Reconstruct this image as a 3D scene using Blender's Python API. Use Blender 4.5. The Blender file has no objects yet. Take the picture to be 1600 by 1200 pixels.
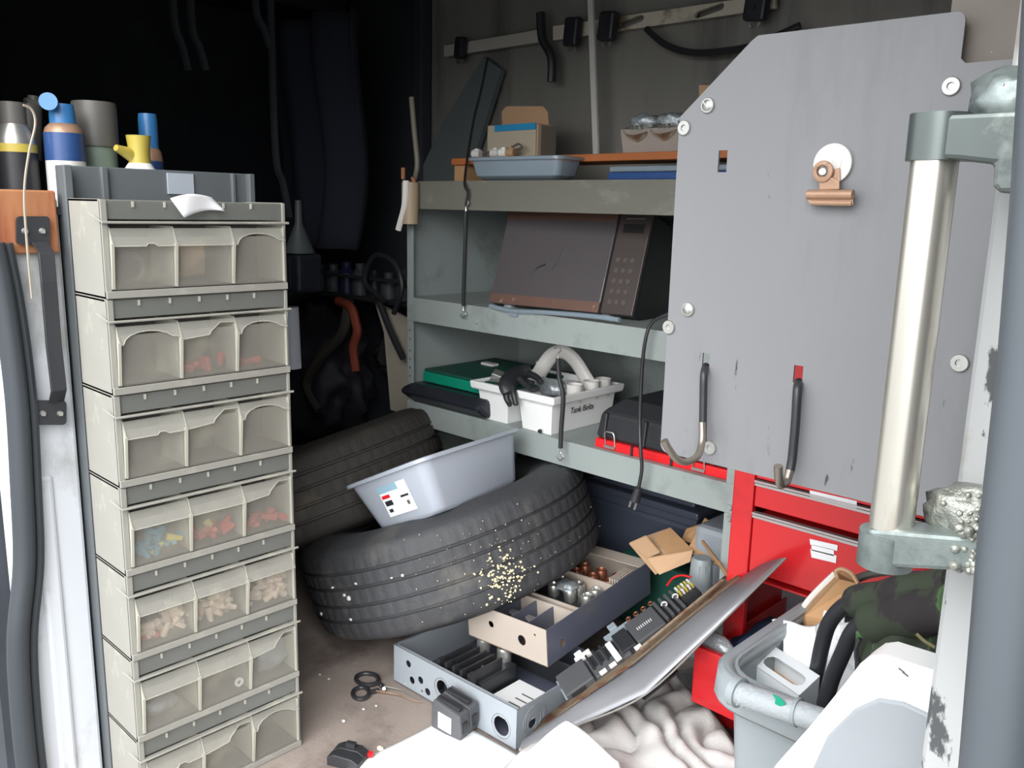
import bpy, bmesh, math, random
from mathutils import Vector, Matrix, Euler, noise
random.seed(7)
C = bpy.context.scene.collection
PI = math.pi
# ------------------------------------------------------------------ camera
F = 1352.0; H = 1.1
X = Vector((1439, -307, 1352)).normalized()
Y = Vector((1322, 245, -1352)); Y = (Y - X * X.dot(Y)).normalized()
Z = X.cross(Y)
RC = Matrix((X, Y, Z))            # camera -> world
EYE = Vector((0, 0, H))
cd = bpy.data.cameras.new('camera'); cam = bpy.data.objects.new('camera', cd); C.objects.link(cam)
cam.matrix_world = Matrix.Translation(EYE) @ RC.to_4x4()
cd.sensor_width = 36; cd.lens = F * 36 / 1600; cd.clip_start = .02; cd.clip_end = 200
bpy.context.scene.camera = cam
# ------------------------------------------------------------------ sky, exposure
w = bpy.data.worlds.new('sky'); bpy.context.scene.world = w; w.use_nodes = True
nt = w.node_tree; bg = nt.nodes['Background']
bg.inputs[0].default_value = (.86, .93, 1.0, 1); bg.inputs[1].default_value = 1.15
tc = nt.nodes.new('ShaderNodeTexCoord'); sp = nt.nodes.new('ShaderNodeSeparateXYZ'); mr = nt.nodes.new('ShaderNodeMapRange')
cr = nt.nodes.new('ShaderNodeMix'); cr.data_type = 'RGBA'
nt.links.new(tc.outputs['Generated'], sp.inputs[0]); nt.links.new(sp.outputs[2], mr.inputs[0])
nt.links.new(mr.outputs[0], cr.inputs[0]); cr.inputs[6].default_value = (.86, .89, .93, 1); cr.inputs[7].default_value = (1.75, 1.80, 1.86, 1)
nt.links.new(cr.outputs[2], bg.inputs[0])
vs = bpy.context.scene.view_settings
vs.view_transform = 'Standard'; vs.look = 'None'; vs.gamma = 1; vs.use_curve_mapping = False; vs.exposure = 0.72

sl = bpy.data.lights.new('sun', 'SUN'); sl.energy = 4.2; sl.angle = math.radians(75); sl.color = (1, .99, .97)     # bright part of the overcast sky
so = bpy.data.objects.new('sun', sl); C.objects.link(so); so.rotation_euler = Vector((.40, -.80, .72)).to_track_quat('Z', 'Y').to_euler()

def at(px, py, ax, v):            # point of the place seen at a pixel, on the plane (axis = v)
    if isinstance(ax, str): ax = 'xyz'.index(ax)
    d = RC @ Vector(((px - 800) / F, (600 - py) / F, -1)); t = (v - EYE[ax]) / d[ax]
    return EYE + d * t

# ------------------------------------------------------------------ materials
def lin(c): return tuple((x / 255 / 12.92 if x <= 10 else ((x / 255 + .055) / 1.055) ** 2.4) for x in c) + (1,)
MATS = {}
def M(name, col, rough=.5, metal=0, var=.12, scale=6, bump=0, bscale=60, dirt=None, chips=None, alpha=1, spec=.5, ior=1.45, stretch=(1, 1, 1), coat=0, emit=None):
    if name in MATS: return MATS[name]
    m = bpy.data.materials.new(name); m.use_nodes = True; n = m.node_tree.nodes; L = m.node_tree.links
    p = n['Principled BSDF']; p.inputs['Roughness'].default_value = rough; p.inputs['Metallic'].default_value = metal
    p.inputs['Alpha'].default_value = alpha; p.inputs['Specular IOR Level'].default_value = spec
    p.inputs['Coat Weight'].default_value = coat
    co = n.new('ShaderNodeTexCoord'); mp = n.new('ShaderNodeMapping'); mp.inputs['Scale'].default_value = stretch
    L.new(co.outputs['Object'], mp.inputs[0])
    def noi(s, d=6, r=.6):
        t = n.new('ShaderNodeTexNoise'); t.inputs['Scale'].default_value = s; t.inputs['Detail'].default_value = d
        t.inputs['Roughness'].default_value = r; L.new(mp.outputs[0], t.inputs['Vector']); return t
    def mix(f, a, b):
        x = n.new('ShaderNodeMix'); x.data_type = 'RGBA'
        if hasattr(f, 'node'): L.new(f, x.inputs[0])
        else: x.inputs[0].default_value = f
        for i, v in ((6, a), (7, b)):
            if hasattr(v, 'node'): L.new(v, x.inputs[i])
            else: x.inputs[i].default_value = v
        return x.outputs[2]
    base = lin(col)
    c = mix(noi(scale).outputs[0], tuple(x * (1 - var) for x in base[:3]) + (1,), tuple(min(1, x * (1 + var)) for x in base[:3]) + (1,))
    rr = None
    for lay in (dirt, chips):
        if not lay: continue
        dc, s, lo, hi = lay
        t = noi(s, 8, .65); k = n.new('ShaderNodeMapRange'); k.inputs[1].default_value = lo; k.inputs[2].default_value = hi
        L.new(t.outputs[0], k.inputs[0]); c = mix(k.outputs[0], c, lin(dc)); rr = k
    L.new(c, p.inputs['Base Color'])
    if bump:
        t = noi(bscale); b = n.new('ShaderNodeBump'); b.inputs['Strength'].default_value = bump; b.inputs['Distance'].default_value = .004
        L.new(t.outputs[0], b.inputs['Height']); L.new(b.outputs[0], p.inputs['Normal'])
    if emit: p.inputs['Emission Color'].default_value = lin(emit); p.inputs['Emission Strength'].default_value = 1
    MATS[name] = m; return m
m_floor = M('dirty_floor', (150, 138, 130), .8, var=.22, scale=9, bump=.3, bscale=120, dirt=((96, 84, 78), 5, .5, .72), chips=((176, 168, 160), 60, .68, .74))
m_dark = M('unlit_lining', (48, 51, 58), .8, var=.4, scale=4, dirt=((58, 62, 66), 3, .58, .75))  # dark tone carries the darkness of the windowless end, lifted slightly for haze
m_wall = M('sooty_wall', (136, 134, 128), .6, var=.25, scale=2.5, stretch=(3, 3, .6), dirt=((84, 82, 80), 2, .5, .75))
m_shelf = M('shelf_grey', (150, 159, 157), .45, var=.08, scale=5, dirt=((120, 128, 124), 7, .55, .75))
m_shelft = M('shelf_grey_dusty_shaded', (112, 111, 102), .5, var=.1, scale=5, stretch=(.4, 1, 1), dirt=((150, 150, 142), 6, .56, .72))  # dusty shelf grey, base darkened for the shade up at the top shelf
m_panel = M('panel_grey', (124, 125, 128), .38, var=.1, scale=3, dirt=((100, 101, 104), 2.6, .48, .72), chips=((58, 58, 62), 34, .655, .70), stretch=(1.6, 1, .35))
m_zinc = M('zinc', (190, 190, 186), .35, .8, var=.2, scale=40)
m_chrome = M('worn_steel_pipe', (226, 222, 212), .28, .85, var=.1, scale=14, stretch=(1, 1, .25), dirt=((176, 164, 140), 9, .55, .7))
m_bracket = M('cast_bracket', (142, 152, 150), .4, .6, var=.2, scale=12, dirt=((96, 106, 104), 8, .5, .66), bump=.15)
m_weld = M('weld_bead', (176, 178, 170), .3, .7, var=.4, scale=90, bump=.8, bscale=120)
m_pillar = M('worn_white_paint', (184, 186, 186), .5, var=.06, scale=4, dirt=((150, 146, 138), 9, .5, .6), chips=((84, 86, 88), 17, .57, .60), stretch=(1, 1, .6), bump=.15, bscale=25)
m_white = M('body_white', (204, 208, 214), .35, var=.06, scale=3, dirt=((150, 150, 146), 6, .52, .7), stretch=(1, 1, .5))
m_seal = M('rubber_seal', (52, 57, 62), .45, var=.15)
m_sealr = M('door_edge_grey', (84, 90, 96), .5, var=.08)
m_blk = M('black_plastic', (44, 45, 48), .42, var=.15)
m_blkm = M('black_metal', (52, 53, 57), .38, .2, var=.12)
m_tire = M('tyre_rubber', (62, 63, 66), .62, var=.2, scale=9, dirt=((86, 85, 82), 7, .55, .7), bump=.35, bscale=90)
m_tire2 = M('tyre_rubber_brown', (62, 59, 55), .66, var=.22, scale=9, dirt=((98, 90, 76), 6, .55, .72), bump=.35, bscale=90)
m_red = M('toolbox_red', (208, 34, 40), .3, var=.08, scale=4, coat=.4, dirt=((170, 26, 34), 5, .55, .75))
m_redp = M('red_plastic', (222, 34, 40), .35)
m_alu = M('aluminium_strip', (196, 190, 190), .3, .7, var=.1)
m_wood = M('plank_wood', (176, 104, 58), .55, var=.2, scale=5, stretch=(.6, 8, 8))
m_woodb = M('block_wood', (166, 112, 76), .55, var=.18, scale=6, stretch=(8, 8, 1.2), dirt=((150, 84, 56), 5, .5, .7))
m_card = M('cardboard', (180, 146, 114), .85, var=.08, scale=9)
m_card2 = M('cardboard_brown', (178, 138, 98), .85, var=.08, scale=9)
m_binf = M('bin_frame_plastic', (142, 141, 134), .5, var=.1, scale=8, dirt=((172, 170, 158), 12, .54, .7))
m_bint = M('bin_smoky_clear', (160, 157, 148), .35, var=.12, scale=14, alpha=.32, dirt=((190, 186, 168), 10, .56, .75))
m_binh = M('bin_header_smoky', (122, 124, 120), .3, var=.15, alpha=.6)
m_lip = M('bin_lip_clear', (178, 177, 168), .35, var=.15, scale=20, alpha=.34)
m_rib = M('bin_rib_pale', (186, 185, 172), .4, var=.1, alpha=.75)
m_bini = M('bin_inner_shell', (96, 94, 90), .6, var=.1)
m_clear = M('frosted_clear_plastic', (196, 204, 216), .32, var=.05, scale=5, alpha=.72, coat=.2)
m_clear2 = M('thin_clear_plastic', (150, 166, 178), .2, var=.1, alpha=.6, coat=.3)
m_paper = M('white_paper', (238, 240, 242), .8, var=.03)
m_cloth = M('white_cloth', (196, 194, 192), .9, var=.1, scale=12, dirt=((160, 152, 148), 6, .52, .7), bump=.35, bscale=200)
m_encg = M('enclosure_grey', (150, 157, 164), .45, var=.06, scale=9, chips=((206, 212, 216), 40, .68, .72))
m_encd = M('enclosure_blue_grey', (92, 96, 112), .45, var=.1, scale=6, dirt=((112, 110, 116), 5, .55, .72))
m_enct = M('enclosure_tan_dusty', (180, 169, 158), .6, var=.08, scale=7, dirt=((170, 154, 138), 5, .52, .72))
m_sheet = M('cover_sheet_grey', (150, 151, 156), .38, .3, var=.06, scale=3, dirt=((132, 128, 132), 3, .5, .7))
m_rust = M('rusty_tan', (126, 110, 90), .65, var=.3, scale=14, dirt=((104, 62, 44), 22, .48, .6))
m_copper = M('copper', (150, 96, 74), .45, .7, var=.3, scale=40)
m_module = M('module_grey', (80, 81, 84), .5, var=.1, scale=12, chips=((180, 182, 184), 60, .70, .73))
m_modl = M('clip_grey', (136, 146, 154), .4, var=.08)
m_white_p = M('white_plastic', (240, 241, 240), .35, var=.02, scale=4)
m_offw = M('off_white_plastic', (216, 214, 210), .4, var=.04)
m_greytote = M('tote_grey', (142, 150, 154), .4, var=.04, scale=4)
m_greyin = M('tote_grey_grip', (158, 164, 168), .35, var=.05, bump=.6, bscale=140)
m_camo = M('camo_fabric', (50, 58, 44), .85, var=.1, scale=12, dirt=((40, 36, 38), 9, .50, .52), chips=((70, 98, 60), 7, .51, .53))
m_green = M('teal_plastic', (14, 140, 112), .45, var=.06)
m_greend = M('green_lid', (28, 78, 66), .6, var=.12)
m_micro = M('microwave_door_glass', (84, 80, 82), .3, var=.04, coat=.4)
m_microb = M('microwave_black', (34, 33, 36), .4, var=.1)
m_microp = M('microwave_copper_trim', (122, 94, 84), .4, .35, var=.1, scale=20, chips=((176, 160, 140), 40, .62, .68))
m_microc = M('microwave_panel', (78, 70, 68), .35, .2, var=.06)
m_bag = M('black_bag', (40, 42, 50), .35, var=.3, bump=.4, bscale=25)
m_navy = M('navy_tote', (62, 68, 82), .45, var=.08)
m_brass = M('rusty_brass', (170, 136, 112), .42, .3, var=.3, scale=60, dirt=((116, 84, 64), 30, .55, .68))
m_blue = M('spray_blue', (58, 120, 178), .35, var=.06)
m_blue2 = M('label_blue', (46, 76, 128), .35, var=.15, scale=20)
m_yel = M('cap_yellow', (190, 172, 78), .4, var=.05)
m_capg = M('cap_grey', (96, 94, 90), .45, var=.08)
m_orange = M('orange_cable', (140, 66, 48), .5, var=.1)
m_tan = M('wire_nut_tan', (236, 216, 194), .5, var=.05)
m_tanred = M('wire_nut_red', (206, 84, 76), .5, var=.05)
m_nutblue = M('wire_nut_blue', (74, 160, 186), .5, var=.05)
m_nutyel = M('wire_nut_yellow', (222, 206, 74), .5, var=.05)
m_tape = M('tan_tape', (166, 148, 124), .5, var=.1)
m_foil = M('clear_bag', (170, 178, 182), .15, .4, var=.4, scale=40, bump=1, bscale=60)
m_jean = M('blue_cloth', (38, 66, 108), .9, var=.3, scale=14)
m_conc = M('asphalt_yard', (112, 112, 110), .9, var=.08)
m_hook = M('bare_hook_steel', (150, 142, 132), .35, .7, var=.25, scale=50)

# ------------------------------------------------------------------ geometry helpers
class B:
    def __init__(s): s.m = bmesh.new()
    def _x(s, vs, mt):
        if mt is not None: bmesh.ops.transform(s.m, matrix=mt, verts=vs)
    def box(s, c, d, rot=None, taper=None):
        r = bmesh.ops.create_cube(s.m, size=1); vs = r['verts']
        for v in vs: v.co = Vector((v.co.x * d[0], v.co.y * d[1], v.co.z * d[2]))
        if taper:
            for v in vs:
                if v.co.z > 0: v.co.x *= taper; v.co.y *= taper
        s._x(vs, Matrix.Translation(c) @ (Euler(rot).to_matrix().to_4x4() if rot else Matrix.Identity(4))); return s
    def mm(s, a, b):
        a = Vector(a); b = Vector(b); return s.box((a + b) / 2, (abs(b.x - a.x), abs(b.y - a.y), abs(b.z - a.z)))
    def cyl(s, p0, p1, r0, r1=None, n=16):
        p0 = Vector(p0); p1 = Vector(p1); d = p1 - p0
        r = bmesh.ops.create_cone(s.m, cap_ends=True, segments=n, radius1=r0, radius2=r0 if r1 is None else r1, depth=d.length)
        s._x(r['verts'], Matrix.Translation((p0 + p1) / 2) @ d.to_track_quat('Z', 'Y').to_matrix().to_4x4()); return s
    def ico(s, c, r, sub=2, sc=(1, 1, 1)):
        q = bmesh.ops.create_icosphere(s.m, subdivisions=sub, radius=r)
        for v in q['verts']: v.co = Vector((v.co.x * sc[0], v.co.y * sc[1], v.co.z * sc[2])) + Vector(c)
        return s
    def loft(s, rings, closed=True, cap=True):
        R_ = [[s.m.verts.new(p) for p in r] for r in rings]; n = len(R_[0])
        for a, b in zip(R_, R_[1:]):
            for i in range(n if closed else n - 1):
                j = (i + 1) % n; s.m.faces.new((a[i], a[j], b[j], b[i]))
        if cap and closed:
            s.m.faces.new(R_[0][::-1]); s.m.faces.new(R_[-1])
        return s
    def tube(s, pts, r, n=8, smooth=True, flat=None):
        P = [Vector(p) for p in pts]
        if smooth and len(P) > 2:
            Q = []
            for i in range(len(P) - 1):
                a = P[max(i - 1, 0)]; b = P[i]; c = P[i + 1]; d = P[min(i + 2, len(P) - 1)]
                for k in range(6):
                    t = k / 6; Q.append(.5 * ((2 * b) + (c - a) * t + (2 * a - 5 * b + 4 * c - d) * t * t + (3 * b - a - 3 * c + d) * t ** 3))
            Q.append(P[-1]); P = Q
        rr = r if callable(r) else (lambda t: r)
        rings = []; up = None
        for i, p in enumerate(P):
            t = (P[min(i + 1, len(P) - 1)] - P[max(i - 1, 0)]).normalized()
            if up is None: up = t.orthogonal().normalized()
            up = (up - t * up.dot(t)).normalized(); sd = t.cross(up); q = rr(i / (len(P) - 1))
            f1, f2 = flat or (1, 1)
            rings.append([p + (up * math.cos(a) * f1 + sd * math.sin(a) * f2) * q for a in [2 * PI * k / n for k in range(n)]])
        return s.loft(rings)
    def lathe(s, prof, n=32, mt=None, cap=False):
        rings = [[Vector((r * math.cos(2 * PI * k / n), r * math.sin(2 * PI * k / n), z)) for k in range(n)] for r, z in prof]
        if mt is not None: rings = [[mt @ p for p in r] for r in rings]
        return s.loft(rings, cap=cap)
    def prism(s, pts, vec):
        vec = Vector(vec); a = [s.m.verts.new(Vector(p)) for p in pts]; b = [s.m.verts.new(Vector(p) + vec) for p in pts]; n = len(a)
        s.m.faces.new(a[::-1]); s.m.faces.new(b)
        for i in range(n): s.m.faces.new((a[i], a[(i + 1) % n], b[(i + 1) % n], b[i]))
        return s
    def holed(s, outer, holes, vec):            # flat plate with real holes, given thickness vec
        vec = Vector(vec); loops = [outer] + holes; E = []; rims = []
        for lp in loops:
            v = [s.m.verts.new(Vector(p)) for p in lp]; rims.append(v)
            for i in range(len(v)): E.append(s.m.edges.new((v[i], v[(i + 1) % len(v)])))
        f = bmesh.ops.triangle_fill(s.m, edges=E, use_beauty=True)
        fs = [g for g in f['geom'] if isinstance(g, bmesh.types.BMFace)]
        mp = {}
        for fc in fs:
            q = []
            for v in fc.verts:
                if v not in mp: mp[v] = s.m.verts.new(v.co + vec)
                q.append(mp[v])
            s.m.faces.new(q[::-1])
        for v in rims:
            for i in range(len(v)):
                a, b = v[i], v[(i + 1) % len(v)]
                if a in mp and b in mp: s.m.faces.new((a, b, mp[b], mp[a]))
        return s
    def grid(s, nu, nv, fn):
        V = [[s.m.verts.new(fn(i / nu, j / nv)) for j in range(nv + 1)] for i in range(nu + 1)]
        for i in range(nu):
            for j in range(nv): s.m.faces.new((V[i][j], V[i + 1][j], V[i + 1][j + 1], V[i][j + 1]))
        return s
def circ(c, r, u, v, n=18, sq=1): 
    c = Vector(c); u = Vector(u); v = Vector(v)
    return [c + u * r * math.cos(2 * PI * k / n) + v * r * sq * math.sin(2 * PI * k / n) for k in range(n)]
def finish(name, b, mat, smooth=0, bevel=0, solid=0, sub=0, mt=None):
    bm = b.m
    if mt is not None: bmesh.ops.transform(bm, matrix=mt, verts=bm.verts)
    bmesh.ops.recalc_face_normals(bm, faces=bm.faces)
    me = bpy.data.meshes.new(name); bm.to_mesh(me); bm.free(); me.materials.append(mat)
    o = bpy.data.objects.new(name, me); C.objects.link(o)
    if smooth:
        for p in me.polygons: p.use_smooth = True
        if smooth != 2:
            md = o.modifiers.new('e', 'EDGE_SPLIT'); md.split_angle = math.radians(38)
    if solid: md = o.modifiers.new('s', 'SOLIDIFY'); md.thickness = solid
    if bevel:
        md = o.modifiers.new('b', 'BEVEL'); md.width = bevel; md.segments = 2; md.limit_method = 'ANGLE'; md.angle_limit = math.radians(40)
    if sub: md = o.modifiers.new('u', 'SUBSURF'); md.levels = sub; md.render_levels = sub
    return o
def thing(name, label, cat, loc=(0, 0, 0), rot=(0, 0, 0), group=None):
    o = bpy.data.objects.new(name, None); C.objects.link(o); o.location = loc; o.rotation_euler = rot
    o.empty_display_size = .03; o['label'] = label; o['category'] = cat
    if group: o['group'] = group
    return o
def tm(o): return Matrix.Translation(o.location) @ o.rotation_euler.to_matrix().to_4x4()
def root(o):
    while o.parent: o = o.parent
    return o
def part(name, b, mat, par, world=False, label=None, stuff=False, **k):
    o = finish(name, b, mat, mt=tm(root(par)).inverted() if world else None, **k); o.parent = par
    if label: o['label'] = label
    if stuff: o['kind'] = 'stuff'
    return o
def solo(name, b, mat, label, cat, group=None, stuff=False, **k):
    vs = [v.co.copy() for v in b.m.verts]
    c = Vector(((min(v.x for v in vs) + max(v.x for v in vs)) / 2, (min(v.y for v in vs) + max(v.y for v in vs)) / 2, min(v.z for v in vs)))
    o = finish(name, b, mat, mt=Matrix.Translation(-c), **k); o.location = c; o['label'] = label; o['category'] = cat
    if group: o['group'] = group
    if stuff: o['kind'] = 'stuff'
    return o
def struct(name, b, mat, **k):
    o = finish(name, b, mat, **k); o['kind'] = 'structure'; return o

# ------------------------------------------------------------------ the van shell
struct('ground', B().mm((-30, -30, -.66), (30, 30, -.62)), m_conc)
struct('floor', B().mm((-3.4, .42, -.06), (1.2, 2.2, 0)), m_floor)
struct('ceiling', B().mm((-3.4, .3, 1.86), (1.2, 2.2, 1.92)), m_dark)
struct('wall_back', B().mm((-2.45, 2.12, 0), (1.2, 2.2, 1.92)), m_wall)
struct('wall_back_dark_end', B().mm((-3.4, 2.12, 0), (-2.45, 2.2, 1.92)), m_dark)  # same wall in a darker colour that stands in for missing light
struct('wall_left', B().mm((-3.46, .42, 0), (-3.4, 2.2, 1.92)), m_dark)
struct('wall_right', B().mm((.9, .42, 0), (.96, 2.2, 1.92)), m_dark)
struct('wall_front', B().mm((-3.4, .40, -.05), (-1.66, .44, 1.9)).mm((-.02, .40, -.3), (1.2, .44, 1.9)).mm((-1.66, .40, 1.70), (-.02, .46, 1.9)), m_dark)
# roof ribs and wall ribs of the dark end
for k, x in enumerate((-2.95, -2.5)):
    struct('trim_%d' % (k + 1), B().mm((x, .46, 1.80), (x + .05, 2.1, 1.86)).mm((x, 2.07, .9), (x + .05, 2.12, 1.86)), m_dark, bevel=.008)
# left door pillar
b = B().prism([(-1.60, .432, -.02), (-1.60, .548, -.02), (-1.66, .548, -.02), (-1.66, .432, -.02)], (0, 0, 1.12))
b.mm((-1.604, .47, 0.0), (-1.592, .50, .62))
struct('trim_4', b, m_white, bevel=.006)
P = [(-12, 380), (8, 480), (26, 620), (34, 760), (38, 880), (28, 1000), (34, 1120), (46, 1230)]
b = B().tube([at(px, py, 'x', -1.575) for px, py in P], .0185, 12, flat=(1, .8))
b.tube([at(px + 24, py, 'x', -1.58) for px, py in P], .008, 8)
struct('trim_5', b, m_seal, smooth=1)
# right pillar: painted post, door edge
pr = [at(1515, 560, 'y', .66).x, .66]
b = B().prism([(-.183, .66, -.1), (-.06, .60, -.1), (-.02, .75, -.1), (-.16, .75, -.1)], (0, 0, 1.96))
struct('trim_6', b, m_pillar, bevel=.006)
b = B().tube([at(px, py, 'y', .5) for px, py in [(1680, -60), (1655, 300), (1632, 560), (1596, 860), (1562, 1230)]], .021, 12, smooth=False)
b.mm((-.05, .42, -.1), (-.0, .52, 1.7))
struct('trim_7', b, m_sealr, smooth=1)
struct('trim_11', B().mm((-.345, 1.02, 1.235), (-.19, 1.05, 1.6)), M('brown_grey_metal', (120, 112, 104), .5, var=.15, chips=((190, 186, 178), 20, .64, .68)))
# ------------------------------------------------------------------ steel end frame behind the bins + cans
shelf_end = t = thing('steel_shelf_end', 'grey sheet steel shelf end frame behind the bin cabinets, cans standing on it', 'shelf', (-1.7, .73, 0))
b = B().mm((-1.615, .552, 0), (-1.60, .912, 1.155)).mm((-1.615, .552, 0), (-1.575, .566, 1.155)).mm((-1.615, .90, 1.0), (-1.585, .912, 1.155)).mm((-1.612, .62, 1.0), (-1.592, .632, 1.155)).mm((-1.612, .868, 1.06), (-1.594, .876, 1.155))
part('end_panel', b, M('frame_grey', (100, 105, 108), .4, .1, var=.12), t, world=True, bevel=.002)
part('tray', B().mm((-2.25, .46, 1.072), (-1.60, .912, 1.085)), m_dark, t, world=True)
part('tray_label', B().mm((-1.60, .74, 1.112), (-1.596, .79, 1.15)), m_clear, t, world=True, label='pale sticker on the frame edge')
part('post', B().mm((-2.25, .46, 0), (-2.2, .5, 1.08)), m_dark, t, world=True)
part('post', B().mm((-2.25, .87, 0), (-2.2, .91, 1.08)), m_dark, t, world=True)

def can(px, topy, X_, wpx, prof, label, z0=1.085):
    p = at(px, topy, 'x', X_); top = p.z
    d = (p - EYE).dot(-(RC @ Vector((0, 0, 1))))
    r = wpx / 2 / F * d
    t = thing('spray_can', label, 'can', (p.x, p.y, z0)); h = top - z0
    for nm, mat, pf in prof: part(nm, B().lathe([(r * a, h * c) for a, c in pf], 24, cap=True), mat, t, smooth=1)
    return t
can(18, 160, -1.72, 62, [('body', m_blk, [(1, 0), (1, .5), (1, .52)]), ('band', m_yel, [(1.01, .52), (1.01, .6)]), ('shoulder', m_zinc, [(1, .6), (.98, .66), (.6, .8)]), ('cap', m_capg, [(.62, .78), (.62, 1)])], 'black spray can with yellow band at far left of the can row')
c2 = can(96, 163, -1.69, 58, [('body', m_offw, [(1, 0), (1, .45)]), ('band', m_blue2, [(1.01, .45), (1.01, .72)]), ('shoulder', m_brass, [(.98, .72), (.9, .77), (.62, .82)]), ('cap', m_blue, [(.66, .8), (.66, .88), (.6, 1)])], 'white and blue spray can with a bright blue nozzle')
part('nozzle', B().cyl((.012, -.022, .176), (.03, -.032, .178), .013, .015), m_blue, c2, smooth=1)
can(146, 160, -1.75, 66, [('body', M('can_green', (120, 136, 122), .5), [(.9, 0), (.9, .6)]), ('cap', m_capg, [(1, .58), (1, .97), (.96, 1)])], 'green-labelled spray can with a wide grey cap')
can(230, 178, -1.80, 40, [('body', m_blue2, [(1, 0), (1, .5)]), ('shoulder', m_brass, [(1, .5), (.9, .6), (.6, .66)]), ('cap', m_blue, [(.72, .62), (.72, .95), (.66, 1)])], 'small blue spray can behind the yellow-capped bottle')
t = can(216, 212, -1.68, 66, [('body', m_white_p, [(1, 0), (1, .2), (.9, .45), (.52, .62)]), ('cap', m_yel, [(.5, .6), (.48, .8), (.56, 1)])], 'white squeeze bottle with a yellow cap')
t.name = 'squeeze_bottle'; t['category'] = 'bottle'
part('spout', B().cyl((.0, -.016, .098), (.012, -.048, .108), .013, .006), m_yel, t, smooth=1)
solo('hose_coupling', B().cyl(at(40, 163, 'x', -1.85), at(60, 163, 'x', -1.85), .012).cyl(at(52, 163, 'x', -1.85), at(52, 150, 'x', -1.85), .01).cyl(at(46, 164, 'x', -1.85), at(46, 250, 'x', -1.85), .022), m_capg, 'small pale fitting sticking up behind the leftmost can', 'fitting', smooth=1)
# wood block + thin cable + black grab handle on the pillar
b = B().mm((-1.66, .40, 1.008), (-1.588, .541, 1.112)).mm((-1.588, .438, 1.008), (-1.582, .446, 1.112))
solo('wooden_block', b, m_woodb, 'orange-brown wooden block on the left door pillar under the cans', 'block', bevel=.004)
solo('thin_cable', B().tube([at(px, py, 'x', -1.555) for px, py in [(36, 164), (50, 172), (55, 195), (45, 240), (38, 300), (42, 380), (50, 466)]], .0021, 6), M('cable_pale', (150, 142, 128), .5), 'thin pale cable hanging down over the wooden block', 'cable', smooth=1)
t = thing('grab_strap', 'black flat steel grab handle screwed to the left door pillar', 'handle', at(80, 660, 'x', -1.58))
def rrect(cx, cy, hw, hh, ax, v, r=6):
    out = []
    for sx, sy, a0 in ((1, 1, 0), (-1, 1, 90), (-1, -1, 180), (1, -1, 270)):
        for k in range(4):
            a = math.radians(a0 + k * 30); out.append(at(cx + sx * (hw - r) + r * math.cos(a), cy - (sy * (hh - r) + r * math.sin(a)), ax, v))
    return out
for nm, (cx, cy, hw, hh) in (('mount_plate', (52, 360, 26, 22)), ('mount_plate', (80, 645, 24, 19))):
    pl = part(nm, B().prism(rrect(cx, cy, hw, hh, 'x', -1.578), (-.006, 0, 0)), m_blkm, t, world=True)
    for dx in (-13, 14):
        p = at(cx + dx, cy + 1, 'x', -1.578); part('screw', B().cyl(p, p + Vector((.004, 0, 0)), .0055, .004, 10).box(p + Vector((.0045, 0, 0)), (.001, .002, .009), (.5, 0, 0)), m_zinc, pl, world=True, smooth=1)
S = [(62, 378, -1.575), (72, 395, -1.55), (76, 440, -1.545), (84, 540, -1.545), (92, 610, -1.548), (88, 628, -1.575)]
prev = []; W_ = 0.014
def strap(pts, hw, th):
    rings = []
    for px, py, x in pts:
        p = at(px, py, 'x', x); rings.append([p + Vector((-th, -hw, 0)), p + Vector((th, -hw, 0)), p + Vector((th, hw, 0)), p + Vector((-th, hw, 0))])
    return B().loft(rings)
part('strap', strap(S, .0125, .003), m_blkm, t, world=True, bevel=.002)

# ------------------------------------------------------------------ tip-out bin cabinets (seven stacked)
W, HR, D = .327, .1572, .13
def notch(y0, y1, z0, z1, kind, rnd):
    # lip strip polygon in (y,z) with a finger notch cut in the lower edge, or broken pieces
    w = y1 - y0
    if kind == 0: pts = [(y0, z1), (y1, z1), (y1, z0), (y0 + .72 * w, z0), (y0 + .66 * w, z0 + .004), (y0 + .56 * w, z0 + .004), (y0 + .52 * w, z0), (y0, z0)]
    elif kind == 1:
        pts = [(y0, z1), (y1, z1), (y1, z0 + .006)] + [(y0 + w * (.5 + .42 * math.cos(a)), z0 + .018 * math.sin(a) + .001) for a in [PI * k / 8 for k in range(1, 8)]] + [(y0 + .06 * w, z0), (y0, z0)]
    elif kind == 2: pts = [(y0, z1), (y1, z1), (y1, z1 - .006), (y0 + .75 * w, z1 - .005), (y0 + .55 * w, z0 + .01), (y0 + .5 * w, z0 + .004), (y0, z0)]
    else: pts = [(y0, z1), (y1, z1), (y1, z0), (y0, z0)]
    return pts
kinds = [(0, 3, 1), (1, 2, 1), (0, 2, 1), (3, 3, 2), (3, 3, 3), (3, 3, 2), (0, 2, 1)]
names = ['top', 'second from the top', 'third from the top', 'fourth from the top', 'fifth from the top', 'sixth from the top', 'bottom']
desc = ['with a white paper scrap on it', 'with arched broken lips and a few red bits', 'empty, with a starred crack', 'with blue and red wire connectors', 'full of tan wire connectors', 'with clear bags and a white washer', 'standing on the van floor']
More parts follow.
